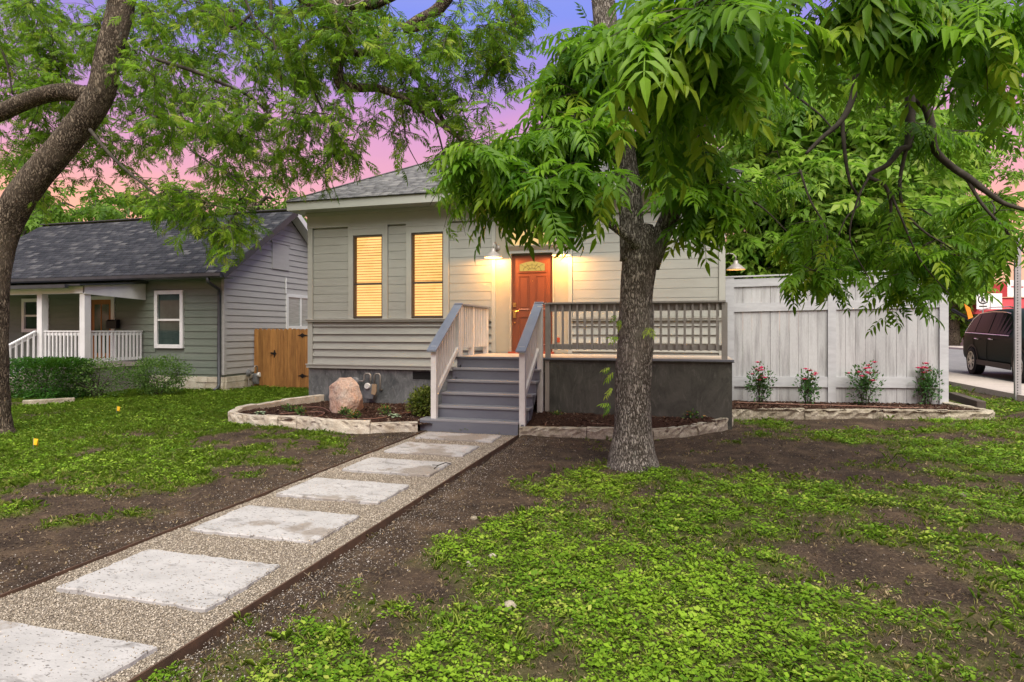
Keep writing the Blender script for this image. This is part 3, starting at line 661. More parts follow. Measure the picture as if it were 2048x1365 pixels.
# door, pilasters, transom
dx0, dx1, dz0, dz1 = -3.50, -2.61, 1.205, 3.24
for x0, x1 in ((-3.93, -3.545), (-2.565, -2.20)):
    ubox('pilaster_panel', x0+.09, x1 if x0 < -3 else x1-.09, FY+.012, FY+.05, 1.19, 3.99, MT['cream'], house) if x0 < -3 else ubox('pilaster_panel', x0, x1-.09, FY+.012, FY+.05, 1.19, 3.99, MT['cream'], house)
    if x0 < -3: ubox('pilaster_trim', x0, x0+.088, FY-.012, FY+.05, 1.19, 4.018, MT['trim'], house)
    else: ubox('pilaster_trim', x1-.088, x1, FY-.012, FY+.05, 1.19, 4.018, MT['trim'], house)
door = MB().box(dx0+.004, dx1-.004, FY+.06, FY+.10, dz0+.02, dz1).build('door', MT['door'], house)
for x0, x1 in ((dx0-.043, dx0), (dx1, dx1+.043)): ubox('door_jamb', x0, x1, FY-.015, FY+.12, 1.19, dz1+.04, MT['cream'], house)
ubox('door_head', dx0-.0425, dx1+.0425, FY-.016, FY+.12, dz1+.0405, dz1+.10, MT['trim'], house)
m = MB().prism([(FY-.07, dz1+.16), (FY-.02, dz1+.10), (FY+.05, dz1+.10), (FY+.05, dz1+.18), (FY-.09, dz1+.18)], 0, dx0-.10, dx1+.10); m.build('head_moulding', MT['trim'], house)
ubox('threshold', dx0-.04, dx1+.04, FY-.10, FY+.10, 1.185, 1.222, MT['rust'], house)
def dpanel(x0, x1, z0, z1):
    m = MB(); fr = .022
    m.prism([(FY+.06, z0), (FY+.048, z0), (FY+.058, z0+fr), (FY+.06, z0+fr)], 0, x0, x1); m.prism([(FY+.06, z1-fr), (FY+.058, z1-fr), (FY+.048, z1), (FY+.06, z1)], 0, x0, x1)
    m.box(x0, x0+.014, FY+.049, FY+.06, z0+fr, z1-fr); m.box(x1-.014, x1, FY+.049, FY+.06, z0+fr, z1-fr); m.box(x0+.045, x1-.045, FY+.053, FY+.06, z0+.05, z1-.05)
    return m.build('door_panel', MT['door'], door)
for x0, x1 in ((-3.345, -3.115), (-2.985, -2.755)): dpanel(x0, x1, 2.10, 2.80); dpanel(x0, x1, 1.36, 1.95)
# arched lite
def arch(x0, x1, z0, z1, rise, n=10):
    pts = [(x0, z0), (x1, z0)]
    for k in range(n+1):
        t = 1-k/n; pts.append((x0+(x1-x0)*t, z1+rise*math.sin(math.pi*t)))
    return pts
lf = MB().prism(arch(-3.36, -2.75, 2.875, 3.075, .07), 1, FY+.042, FY+.0605).build('lite_frame', MT['door'], door)
MB().prism(arch(-3.325, -2.785, 2.91, 3.055, .055), 1, FY+.036, FY+.0415).build('lite_glass', MT['doorlite'], door)
m = MB(); cxl, yl = -3.055, FY+.033
for dx_ in (-.20, -.10, .0, .10, .20): m.bar((cxl+dx_*.25, yl, 2.935), (cxl+dx_*1.25, yl, 3.075-abs(dx_)*.1), .006, .006, (0, 1, 0))
for r_ in (.055, .12):
    for k in range(8):
        a0, a1 = math.pi*k/8, math.pi*(k+1)/8; m.bar((cxl+math.cos(a0)*r_*1.6, yl-.001, 2.915+math.sin(a0)*r_), (cxl+math.cos(a1)*r_*1.6, yl-.001, 2.915+math.sin(a1)*r_), .006, .006, (0, 1, 0))
m.build('lead_came', MT['came'], door)
m = MB().box(-3.465, -3.405, FY+.035, FY+.06, 1.93, 2.10).box(-3.455, -3.415, FY+.02, FY+.035, 1.95, 2.0); m.tube([(-3.435, FY+.02, 2.05), (-3.40, FY-.02, 2.06), (-3.33, FY-.02, 2.075)], .012, 6); m.build('handle', MT['brass'], door)
MB().box(-3.465, -3.405, FY+.035, FY+.06, 2.16, 2.25).lathe([(0, -.03), (.018, -.03), (.022, 0)], 10, (-3.435, FY+.035, 2.205), (0, 1, 0)).build('deadbolt', MT['brass'], door)
MB().lathe([(0, -.02), (.014, -.02), (.018, .0), (0, .0)], 8, (-3.435, FY+.058, 1.83), (0, 1, 0)).build('bolt', MT['brass'], door)
MB().lathe([(0, -.008), (.009, -.008), (.01, 0)], 8, (-3.05, FY+.06, 2.70), (0, 1, 0)).build('peephole', MT['brass'], door)
tr = MB().box(dx0, dx1, FY+.07, FY+.08, 3.45, 3.86).build('transom', MT['transom'], house)
MB().box(dx0-.03, dx1+.03, FY-.01, FY+.09, 3.862, 3.93).box(dx0-.03, dx0, FY-.01, FY+.09, 3.4225, 3.861).box(dx1, dx1+.03, FY-.01, FY+.09, 3.4225, 3.861).box(dx0+.001, dx1-.001, FY-.005, FY+.09, 3.4225, 3.45).build('frame', MT['cream'], tr)
for x in (-3.2, -2.9): ubox('mullion', x-.014, x+.014, FY+.02, FY+.069, 3.451, 3.861, MT['darkframe'], tr)
ubox('header', -3.84, -2.29, FY-.008, FY+.05, 3.9905, 4.019, MT['trim'], house)
MB().box(-1.68, -1.60, FY-.035, FY-.005, 1.40, 1.52).box(-1.66, -1.62, FY-.04, FY-.034, 1.47, 1.505).box(-1.66, -1.62, FY-.04, FY-.034, 1.415, 1.45).build('outlet', MT['white'], house)
MB().box(-2.56, -2.46, FY-.002, FY+.013, 1.42, 1.52).build('paint_patch', MT['rust'], house)
m = MB().box(-5.78, -5.30, FY+.012, FY+.03, .57, .585).box(-5.78, -5.30, FY+.012, FY+.03, .765, .78); m.build('vent_frame', MT['found'], house)
vent = MB().box(-5.76, -5.31, FY+.013, FY+.025, .586, .764).build('foundation_vent', MT['dark'], house)

# barn lamps
def lamp(x, y, z, dirv, label, power):
    d = Vector(dirv); th = thing('wall_lamp', label, 'wall lamp', (x-d.x*.3, y-d.y*.3, z), 'gooseneck barn lamps')
    c = Vector((x, y, z))
    sh = MB().lathe([(.185, 0), (.188, .008), (.172, .028), (.12, .075), (.07, .115), (.045, .135), (.042, .19), (.0, .195)], 28, c).lathe([(.0, .180), (.036, .17), (.042, .125), (.066, .105), (.115, .067), (.166, .024), (.185, 0)], 28, c).build('shade', MT['shade'], th, smooth=True)
    MB().lathe([(0, .0), (.022, .012), (.032, .04), (.026, .07), (.014, .09), (.014, .12)], 12, c+Vector((0, 0, .02))).build('bulb', MT['bulb'], th, smooth=True)
    b = c-d*.30
    pts = [c+Vector((0, 0, .19)), c+Vector((0, 0, .27)), c-d*.06+Vector((0, 0, .33)), c-d*.14+Vector((0, 0, .345)), c-d*.22+Vector((0, 0, .31)), b+Vector((0, 0, .24))]
    MB().tube(pts, .012, 8).build('arm', MT['shade'], th, smooth=True)
    MB().lathe([(0, .03), (.03, .03), (.05, .015), (.055, 0)], 16, b+Vector((0, 0, .24)), d).build('wall_plate', MT['shade'], th, smooth=True)
    l = bpy.data.lights.new('porch_light', 'POINT'); l.energy = power; l.color = (1, .44, .11); l.shadow_soft_size = .03
    o = bpy.data.objects.new('porch_light', l); COL.objects.link(o); o.parent = th; o.location = (c+Vector((0, 0, .012)))-ORG[th.name]
lamp(-3.80, FY-.30, 3.17, (0, -1, 0), 'lit barn lamp beside the door, on the window side', 21)
lamp(-2.37, FY-.30, 3.17, (0, -1, 0), 'lit barn lamp beside the door, on the fence side', 21)
lamp(1.03, 13.35, 2.92, (1, 0, 0), 'lit barn lamp on the house corner above the white fence', 2)

# ------------------------------------------------------------------ porch and steps
DZ, DY = 1.185, 10.55
porch = thing('front_porch', 'porch deck on a dark stucco wall with railing toned grey for tree shade', 'porch', (-.8, 11.4, 0))
y = DY
while y < FY-.06:
    ubox('deck_board', -4.08, HX1+.03, y, min(y+.138, FY-.05), DZ-.03, DZ, MT['deck'] if y > DY+.1 else MT['step'], porch); y += .143
MB().box(-2.30, HX1, DY+.04, DY+.20, -.2, DZ-.045).build('stucco_wall', MT['skirt'], porch)
MB().box(HX1-.16, HX1-.001, DY+.201, FY+.018, -.2, DZ-.045).build('stucco_wall', MT['skirt'], porch)
ubox('edge_board', -2.44, HX1+.035, DY+.005, DY+.06, DZ-.0445, DZ-.031, MT['skirt'], porch)
MB().box(-2.385, -2.305, DY+.03, DY+.12, .05, DZ-.05).build('support_post', MT['woodraw'], porch)
RY = DY+.10
def rail_run(parent, x0, x1, mat, step=.13):
    ubox('rail_cap', x0-.08, x1+.06, RY-.075, RY+.075, 2.135, 2.165, MT['shadedrail'], parent)
    ubox('top_rail', x0, x1, RY-.006, RY+.034, 2.005, 2.134, mat, parent); ubox('bottom_rail', x0, x1, RY-.006, RY+.034, 1.335, 1.425, mat, parent)
    x = x0+.10; b = None
    while x < x1-.05:
        if b is None: b = MB().box(x-.019, x+.019, RY-.045, RY-.0065, 1.325, 2.13).build('baluster', mat, parent); bx = x
        else: again(b, x-bx)
        x += step
rail_run(porch, -2.30, .60, MT['shadedrail'])
ubox('post', .60, .69, RY-.05, RY+.04, DZ, 2.134, MT['shadedrail'], porch)
ubox('post', -2.385, -2.30, RY-.05, RY+.04, DZ, 2.134, MT['shadedrail'], porch)
def side_rail(parent, xc, ya, yb, mids):
    ubox('rail_cap', xc-.075, xc+.075, ya-.04, yb+.04, 2.135, 2.165, MT['cap'], parent)
    ubox('top_rail', xc-.03, xc+.01, ya, yb, 2.03, 2.134, MT['white'], parent); ubox('bottom_rail', xc-.03, xc+.01, ya, yb, 1.335, 1.425, MT['white'], parent)
    for y_ in mids: ubox('post', xc-.045, xc+.045, y_-.045, y_+.045, DZ, 2.133, MT['white'], parent)
    y_ = ya+.12
    while y_ < yb-.06:
        if min(abs(y_-q) for q in mids) > .06: ubox('baluster', xc+.011, xc+.045, y_-.017, y_+.017, 1.34, 2.12, MT['white'], parent)
        y_ += .105
side_rail(porch, -4.02, DY+.04, FY-.07, [DY+.07, DY+.72, FY-.12])
st = thing('front_steps', 'grey blue painted wooden steps with white railings leading to porch', 'steps', (-3.3, 9.9, 0))
R_, T_ = DZ/6, .25
SY = 9.35
for k in range(5):
    x0, x1 = (-4.25, -2.545) if k == 0 else (-4.06, -2.425); yf = SY+k*T_; zt = R_*(k+1)
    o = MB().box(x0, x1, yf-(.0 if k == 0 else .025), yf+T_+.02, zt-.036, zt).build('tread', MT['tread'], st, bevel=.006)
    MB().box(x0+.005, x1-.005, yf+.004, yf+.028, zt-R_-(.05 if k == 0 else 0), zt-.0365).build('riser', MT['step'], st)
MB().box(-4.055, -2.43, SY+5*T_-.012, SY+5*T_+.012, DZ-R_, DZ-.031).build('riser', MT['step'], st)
for xs_ in (-4.0, -2.49):      # cut stringers
    pts = [(SY+.03, -.05)]
    for k in range(5): pts += [(SY+k*T_+.03, R_*(k+1)-.037), (SY+(k+1)*T_+.028, R_*(k+1)-.037)]
    pts += [(SY+5*T_+.028, DZ-.10), (SY+5*T_, DZ-.32), (SY+.34, -.05)]
    recalc(MB().prism(pts, 0, xs_-.019, xs_+.019).build('stringer', MT['step'], st))
def stair_rail(xc, sgn):
    ya, yb = SY+.05, DY+.02; za, zb = 1.36, 2.135; sl = (zb-za)/(yb-ya)
    ubox('post', xc-.047, xc+.047, ya+.02, ya+.11, R_ if xc < -3 else 0.02, za+.05, MT['white'], st)
    MB().slant(xc-.085, xc+.085, ya-.07, za-.07*sl, za-.07*sl+.034, yb+.05, zb+.05*sl-.02, zb+.05*sl+.014).build('hand_rail', MT['cap'], st, bevel=.006)
    MB().slant(xc-.006, xc+.034, ya+.11, za+.11*sl-.10, za+.11*sl-.004, yb, zb-.10, zb-.004).build('top_rail', MT['white'], st)
    MB().slant(xc-.006, xc+.034, ya+.11, .555, .655, yb, 1.335, 1.425).build('bottom_rail', MT['white'], st)
    for k in range(9):
        y_ = ya+.20+k*.118; t_ = (y_-ya-.11)/(yb-ya-.11)
        ubox('baluster', xc-.041, xc-.0065, y_-.017, y_+.017, .555+t_*.78, za+(y_-ya)*sl-.03, MT['white'], st)
    if xc < -3: ubox('post', xc-.048, xc+.046, yb-.08, yb+.012, DZ-.0, 2.10, MT['white'], st)
    else: ubox('post', xc-.0, xc+.09, yb-.10, yb-.012, .08, 2.10, MT['white'], st)
stair_rail(-4.03, 1); stair_rail(-2.50, -1)
side_rail(porch, -2.49, DY+.04, DY+.16, [DY+.07])

# ------------------------------------------------------------------ neighbour house
NX, NY, NXL = -12.10, 13.84, -22.2
nh = thing('house', 'low sage green cottage with charcoal gable roof and white porch', 'house', (-17, 15.5, 0))
EZN, RYN, RZN = 3.50, 16.62, 5.46
MB().box(NXL, NX-.03, NY+.04, 19.4, .3, 3.40).build('wall', MT['nfront'], nh)
MB().prism([(NY+.04, 3.4005), (RYN, RZN-.16), (19.38, 3.4005)], 0, NX-.3, NX-.031).build('gable_wall', MT['ngable'], nh)
def rectY(px0, py0, px1, py1, Y):
    a, b = atY(px0, py0, Y), atY(px1, py1, Y); return a[0], b[0], b[2], a[2]
wx0, wx1, wz0, wz1 = rectY(310, 582, 367, 697, NY)
dx0n, dx1n, dz0n, dz1n = rectY(178, 596, 226, 745, NY)
lx0, lx1, lz0, lz1 = rectY(45, 598, 96, 665, NY)
z = .45
while z < 3.36:
    h = min(.198, 3.38-z)
    cuts = [(NXL, NX-.08)]
    for a_, b_, c_, d_ in ((wx0-.01, wx1+.01, wz0, wz1), (dx0n-.01, dx1n+.01, .7, dz1n), (lx0-.01, lx1+.01, lz0, lz1)):
        if z+h > c_+.03 and z < d_-.03:
            cuts = [q for s_ in cuts for q in (((s_[0], a_), (b_, s_[1])) if s_[0] < a_ and s_[1] > b_ else (s_,))]
    for a_, b_ in cuts: ubox('siding_board', a_, b_, NY+.012, NY+.045, z, z+h-.004, MT['nfront'], nh, 'lap')
    z += .198
def gable_z(y): return EZN+(RZN-.14-EZN)*(1-abs(y-RYN)/(RYN-NY))
z = .45
while z < RZN-.3:
    h = .182; zt = z+h
    if zt < 3.40: ya, yb = NY+.02, 19.4
    else:
        f_ = (RZN-.14-zt)/(RZN-.14-EZN); ya, yb = RYN-(RYN-NY)*f_, RYN+(RYN-NY)*f_
    if yb-ya > .15: ubox('gable_board', NX-.032, NX+.002, ya+.02, yb-.02, z, zt-.004, MT['ngable'], nh, 'lapx')
    z += .182
ubox('corner_board', NX-.075, NX+.012, NY-.004, NY+.03, .44, 3.36, MT['ngable'], nh)
ubox('corner_board', NX+.002, NX+.012, NY+.031, NY+.10, .44, 3.36, MT['ngable'], nh)
# roof
OX = NX+.34
def slope(y0, z0, y1, z1, x0, x1, th_):
    return [(x0, y0, z0-th_), (x1, y0, z0-th_), (x1, y1, z1-th_), (x0, y1, z1-th_), (x0, y0, z0), (x1, y0, z0), (x1, y1, z1), (x0, y1, z1)]
ey = NY-.42; pn = (RZN-EZN)/(RYN-NY); ez = RZN-(RYN-ey)*pn
nroof = MB().hexa(slope(ey, ez, RYN, RZN, NXL-.2, OX, .10)).hexa([(NXL-.2, RYN, RZN-.1), (OX, RYN, RZN-.1), (OX, 2*RYN-ey, ez-.1), (NXL-.2, 2*RYN-ey, ez-.1), (NXL-.2, RYN, RZN), (OX, RYN, RZN), (OX, 2*RYN-ey, ez), (NXL-.2, 2*RYN-ey, ez)]).build('roof', MT['roofbase'], nh)
shingles(lambda s: NXL-.22, lambda s: OX+.02, ey-.03, ez-.01, pn, RYN-ey, .14, .30, MT['shingle2'], nh, 9)
MB().bar((NXL-.2, RYN, RZN+.02), (OX+.02, RYN, RZN+.02), .26, .03).build('ridge_cap', MT['gutter'], nroof)
MB().bar((OX+.012, ey, ez-.09), (OX+.012, RYN, RZN-.09), .02, .17, (0, 0, 1)).build('rake_board', MT['gutter'], nh)
MB().bar((OX+.012, RYN, RZN-.09), (OX+.012, 2*RYN-ey, ez-.09), .02, .17).build('rake_board', MT['nwhite'], nh)
MB().hexa(slope(NY-.1, EZN-.19, RYN, RZN-.112, NX+.003, OX-.005, .012)).build('rake_soffit', MT['nwhite'], nh)
MB().hexa([(NX+.003, RYN, RZN-.124), (OX-.005, RYN, RZN-.124), (OX-.005, 19.5, ez-.03), (NX+.003, 19.5, ez-.03), (NX+.003, RYN, RZN-.112), (OX-.005, RYN, RZN-.112), (OX-.005, 19.5, ez-.018), (NX+.003, 19.5, ez-.018)]).build('rake_soffit', MT['nwhite'], nh)
MB().prism([(ey-.12, ez-.02), (ey-.12, ez-.10), (ey-.09, ez-.14), (ey, ez-.14), (ey, ez-.02)], 0, NXL-.2, OX).build('gutter', MT['gutter'], nh)
MB().box(NXL, NX+.3, ey+.002, NY+.01, ez-.13, ez-.11).build('soffit', MT['nfront'], nh)
dsx = NX-.10
MB().tube([(dsx, ey-.05, ez-.12), (dsx, ey-.04, ez-.25), (dsx, NY-.08, ez-.42), (dsx, NY-.06, ez-.6), (dsx, NY-.06, .2), (dsx+.03, NY-.14, .1), (dsx+.06, NY-.30, .05)], .048, 8).build('downspout', MT['gutter'], nh, smooth=True)
# stone base
rr = random.Random(4); z = -.05; row = 0
while z < .43:
    h = rr.choice([.12, .15, .17]); h = min(h, .44-z); x = -14.6
    if h < .05: break
    while x < NX:
        w = rr.uniform(.22, .5); e_ = min(x+w, NX+.01); ubox('foundation_stone', x, e_-.008, NY-.03-rr.uniform(0, .02), NY+.05, z, z+h-.008, MT['limestone'], nh); x += w
    y = NY+.052
    while y < 16.5:
        w = rr.uniform(.22, .5); ubox('foundation_stone', NX-.05, NX+.025+rr.uniform(0, .02), y, y+w-.008, z, z+h-.008, MT['limestone'], nh); y += w
    z += h
# windows
def dh_window(x0, x1, z0, z1, Y, parent, mat_fr=MT['nwhite']):
    w = MB().box(x0+.06, x1-.06, Y+.02, Y+.03, z0+.06, z1-.06).build('window', MT['tealglass'], parent)
    t = .105; zm = z0+(z1-z0)*.49
    ubox('frame', x0, x0+t, Y-.03, Y+.04, z0+.0, z1, mat_fr, w); ubox('frame', x1-t, x1, Y-.03, Y+.04, z0, z1, mat_fr, w)
    ubox('frame', x0+t, x1-t, Y-.029, Y+.04, z1-t, z1, mat_fr, w); ubox('sill', x0+t, x1-t, Y-.035, Y+.04, z0, z0+t, mat_fr, w); ubox('meeting_rail', x0+t, x1-t, Y-.01, Y+.025, zm-.028, zm+.028, mat_fr, w)
    return w
dh_window(wx0, wx1, wz0, wz1, NY-.005, nh); dh_window(lx0, lx1, lz0, lz1, NY-.005, nh)
g0, g1 = atX(572, 595, NX), atX(628, 656, NX)
gw = MB().box(NX-.02, NX+.008, g0[1]+.06, 17.98, 1.80, 2.72).build('window', M('blind_glass', (.20, .235, .24), (.30, .34, .345), 3, .15, stretch=(1, 1, 12), spec=.7), nh)
gy0, gy1, gz0_, gz1_ = g0[1], 18.05, 1.70, 2.82
ubox('frame', NX-.01, NX+.03, gy0, gy0+.10, gz0_, gz1_, MT['nwhite'], gw); ubox('frame', NX-.01, NX+.03, gy1-.1, gy1, gz0_, gz1_, MT['nwhite'], gw)
ubox('frame', NX-.01, NX+.03, gy0+.1, gy1-.1, gz1_-.1, gz1_, MT['nwhite'], gw); ubox('sill', NX-.01, NX+.036, gy0+.1, gy1-.1, gz0_, gz0_+.1, MT['nwhite'], gw)
ubox('mullion', NX-.01, NX+.025, (gy0+gy1)/2-.04, (gy0+gy1)/2+.03, gz0_+.1, gz1_-.1, MT['nwhite'], gw)
h0, h1 = atX(544, 486, NX), atX(577, 540, NX)
MB().box(NX-.01, NX+.022, h0[1], h1[1], 3.55, 4.35).box(NX-.01, NX+.04, h0[1]-.05, h1[1]+.05, 4.351, 4.41).build('attic_hatch', MT['ngable'], nh)
c0 = atX(571, 550, NX); MB().tube([(NX+.02, c0[1], 2.83), (NX+.02, c0[1], 3.32)], .022, 6).build('conduit', MT['nwhite'], nh)
# door and mailbox
nd = MB().box(dx0n+.06, dx1n-.06, NY+.02, NY+.05, .80, dz1n-.06).build('door', MT['amberdoor'], nh)
MB().box(dx0n+.19, dx1n-.17, NY+.012, NY+.0195, 1.0, dz1n-.2).build('door_glass', MT['tealglass'], nd)
ubox('glazing_bar', (dx0n+dx1n)/2-.015, (dx0n+dx1n)/2+.02, NY+.004, NY+.0115, 1.0, dz1n-.2, MT['amberdoor'], nd)
ubox('casing', dx0n-.05, dx0n+.06, NY-.02, NY+.05, .8, dz1n+.04, MT['nwhite'], nd); ubox('casing', dx1n-.06, dx1n+.05, NY-.02, NY+.05, .8, dz1n+.04, MT['nwhite'], nd); ubox('casing', dx0n+.06, dx1n-.06, NY-.019, NY+.05, dz1n-.06, dz1n+.04, MT['nwhite'], nd)
mbx = atY(230, 648, NY)
mb = MB().prism([(NY-.14, mbx[2]-.14), (NY-.02, mbx[2]-.14), (NY-.02, mbx[2]+.12), (NY-.08, mbx[2]+.12), (NY-.14, mbx[2]+.08)], 0, mbx[0]-.17, mbx[0]+.2).build('mailbox', MT['iron'])
tag(mb, 'small black mailbox on the green wall beside the wooden door', 'mailbox')
# porch of the neighbour
PXR, PYF, PFZ = -14.80, 12.02, .78
MB().box(-21.5, PXR, PYF, NY+.02, PFZ-.10, PFZ).build('porch_floor', MT['concrete'], nh)
MB().box(-21.45, PXR-.05, PYF+.05, NY+.01, -.2, PFZ-.101).build('porch_base', M('painted_block', (.22, .205, .19), (.17, .155, .14), 3, .85), nh)
p2x = atY(84, 650, PYF+.08)[0]
for px_ in (PXR-.09, p2x, -19.6):
    ubox('porch_post', px_-.085, px_+.085, PYF+.01, PYF+.18, PFZ, 2.62, MT['nwhite'], nh)
ubox('porch_beam', -21.4, PXR+.02, PYF-.02, PYF+.19, 2.621, 2.80, MT['nwhite'], nh)
MB().hexa(slope(PYF-.22, 2.84, NY+.01, 3.04, -21.5, PXR+.12, .04)).build('porch_roof', MT['gutter'], nh)
MB().hexa([(PXR-.02, PYF-.02, 2.60), (PXR+.03, PYF-.02, 2.60), (PXR+.03, NY, 2.53), (PXR-.02, NY, 2.53), (PXR-.02, PYF-.02, 2.815), (PXR+.03, PYF-.02, 2.815), (PXR+.03, NY, 2.99), (PXR-.02, NY, 2.99)]).build('porch_side_panel', MT['nwhite'], nh)
MB().box(-21.5, p2x+1.3, PYF-.32, PYF-.2205, 2.74, 2.83).build('porch_gutter', MT['gutter'], nh)
def nrail(a, b, zf0, zf1, n):
    a, b = Vector((a[0], a[1], 0)), Vector((b[0], b[1], 0)); up = lambda p, z: Vector((p.x, p.y, z))
    MB().bar(up(a, zf0+.86), up(b, zf1+.86), .09, .035).build('rail_cap', MT['nwhite'], nh); MB().bar(up(a, zf0+.79), up(b, zf1+.79), .035, .08).build('top_rail', MT['nwhite'], nh); MB().bar(up(a, zf0+.10), up(b, zf1+.10), .035, .08).build('bottom_rail', MT['nwhite'], nh)
    d = (b-a); side = Vector((d.y, -d.x, 0)).normalized()*.034
    if side.y > 0 and abs(side.y) > abs(side.x): side = -side
    if abs(side.x) > abs(side.y) and side.x < 0: side = -side
    for k in range(n):
        p = a+d*((k+.5)/n)+side; zb = zf0+(zf1-zf0)*(k+.5)/n
        ubox('baluster', p.x-.019, p.x+.019, p.y-.019, p.y+.019, zb+.06, zb+.83, MT['nwhite'], nh)
nrail((PXR-.10, PYF+.19), (PXR-.10, NY-.02), PFZ, PFZ, 14)
nrail((p2x+.09, PYF+.10), (PXR-.18, PYF+.10), PFZ, PFZ, 10)
nrail((p2x-.05, PYF-.05), (p2x-.05, PYF-1.5), PFZ, 0, 10); nrail((p2x-1.4, PYF-.05), (p2x-1.4, PYF-1.5), PFZ, 0, 10)
for k in range(4): ubox('porch_step', p2x-1.4, p2x-.06, PYF-.33*(k+1), PYF-.33*k-.001, -.1, PFZ-.19*(k+1), MT['concrete'], nh)
# gas meters
def gas_meter(o, d, label, s=1.0, rot=0):
    o = Vector(o); th = thing('gas_meter', label, 'gas meter', o); X = Vector((1, 0, 0)) if d == 'y' else Vector((0, 1, 0)); F_ = Vector((0, -1, 0)) if d == 'y' else Vector((1, 0, 0)); Z = Vector((0, 0, 1))
    P = lambda a, b, c: o+X*(a*s)+F_*(b*s)+Z*(c*s)
    body = MB(); pr = [(-.13, .20), (-.10, .12), (.10, .12), (.13, .20), (.13, .40), (.10, .46), (-.10, .46), (-.13, .40)]; k = len(pr)
    body.add([P(a, .06, c) for a, c in pr]+[P(a, .22, c) for a, c in pr], [tuple(range(k)), tuple(range(2*k-1, k-1, -1))]+[(i, i+k, (i+1) % k+k, (i+1) % k) for i in range(k)]); recalc(body.build('meter_body', MT['meter'], th, bevel=.01))
    cov = MB(); pr = [(.02, .24), (.11, .22), (.14, .30), (.14, .47), (.04, .47)]; k = len(pr)
    cov.add([P(a+.06, .222, c) for a, c in pr]+[P(a+.06, .26, c) for a, c in pr], [tuple(range(k)), tuple(range(2*k-1, k-1, -1))]+[(i, i+k, (i+1) % k+k, (i+1) % k) for i in range(k)]); recalc(cov.build('meter_cover', MT['metertan'], th))
    MB().lathe([(0, .05), (.06, .05), (.07, .03), (.07, 0)], 16, P(-.03, .22, .42), F_).build('dial', MT['dial'], th)
    MB().lathe([(0, .0), (.09, .0), (.11, .025), (.09, .05), (.05, .07), (.05, .10), (0, .10)], 18, P(-.40, .12, .50), F_).build('regulator', MT['meter'], th)
    MB().tube([P(-.40, .15, 0), P(-.40, .15, .44)], .022*s, 8).build('riser_pipe', MT['pipe'], th)
    MB().tube([P(-.33, .15, .52), P(-.2, .15, .52), P(-.16, .15, .56), P(-.16, .15, .66), P(-.12, .15, .70), P(-.03, .15, .70), P(.0, .15, .66), P(.0, .15, .46)], .022*s, 8).build('inlet_pipe', MT['pipe'], th, smooth=True)
    MB().tube([P(.10, .15, .46), P(.10, .15, .66), P(.14, .15, .70), P(.22, .15, .70), P(.25, .15, .66), P(.25, .15, .36), P(.22, .10, .32), P(.22, .0, .32)], .020*s, 8).build('outlet_pipe', MT['pipe'], th, smooth=True)
    MB().tube([P(-.45, .22, .30), P(-.28, .22, .34)], .012*s, 6).build('valve_handle', MT['iron'], th)
gas_meter((-6.72, FY+.015, .03), 'y', 'gas meter with tan cover on the grey foundation behind the boulder', .96)
gm = atX(505, 775, NX); gas_meter((NX+.03, gm[1], .0), 'x', 'dark gas meter on the stone base beside the cedar gate', .9)

# ------------------------------------------------------------------ cedar gate
GY = 15.0
gt = thing('gate', 'brown cedar picket gate with black hinges between the two houses', 'gate', (-10.3, GY, 0))
x = -12.05; rr = random.Random(2); pk = None
while x < -8.5:
    w = .138; dz = rr.uniform(-.012, .015)
    if pk is None: pk = MB().prism([(x, -.12), (x+w, -.12), (x+w, 1.66), (x+w-.035, 1.71), (x+.035, 1.71), (x, 1.66)], 1, GY, GY+.018).build('picket', MT['cedar'], gt); p0 = x
    else: again(pk, x-p0, rr.uniform(-.003, .003), dz)
    x += .1415
for z in (.3, 1.35): ubox('rail', -12.05, -8.45, GY+.021, GY+.06, z, z+.09, MT['cedar'], gt)
for z in (1.52, .37):
    c = atY(605, 660, GY)[0]; MB().prism([(c-.16, z), (c-.06, z+.025), (c, z+.065), (c+.06, z+.025), (c+.2, z), (c+.06, z-.025), (c, z-.065), (c-.06, z-.025)], 1, GY-.012, GY-.002).build('hinge', MT['iron'], gt)
c = atY(548, 710, GY)[0]; MB().prism([(c-.08, 1.0), (c, 1.03), (c+.02, 1.10), (c+.05, 1.03), (c+.09, 1.0), (c+.05, .97), (c+.02, .88), (c, .97)], 1, GY-.025, GY-.002).box(c-.09, c-.03, GY-.04, GY-.026, .985, 1.03).build('latch', MT['iron'], gt)

# ------------------------------------------------------------------ white fence
YF, FX0, FX1 = 12.93, .80, 4.66
fz = lambda x: .06*(x-FX0)/(FX1-FX0)
fn = thing('fence', 'tall white stained wood fence with horizontal rails behind the roses', 'fence', (2.7, YF, 0))
posts = [(FX0, FX0+.16), (2.66, 2.80), (FX1-.14, FX1)]
for a_, b_ in posts: ubox('post', a_, b_, YF-.045, YF+.05, -.1, 2.72+fz(a_), MT['fencetrim'], fn)
rr = random.Random(8)
for (a_, b_) in ((FX0+.16, 2.66), (2.80, FX1-.14)):
    n = round((b_-a_)/.178); w = (b_-a_)/n
    for k in range(n):
        x0 = a_+k*w; ubox('picket', x0+.0015, x0+w-rr.uniform(.002, .006), YF+.0, YF+.018+rr.uniform(0, .006), -.05, 2.66+fz(x0), MT['fence'], fn)
    for z0, z1 in ((2.53, 2.685), (2.035, 2.20), (.545, .745)):
        m = MB().hexa([(a_, YF-.034, z0+fz(a_)), (b_, YF-.034, z0+fz(b_)), (b_, YF-.002, z0+fz(b_)), (a_, YF-.002, z0+fz(a_)), (a_, YF-.034, z1+fz(a_)), (b_, YF-.034, z1+fz(b_)), (b_, YF-.002, z1+fz(b_)), (a_, YF-.002, z1+fz(a_))]); m.build('rail', MT['fencetrim'], fn)
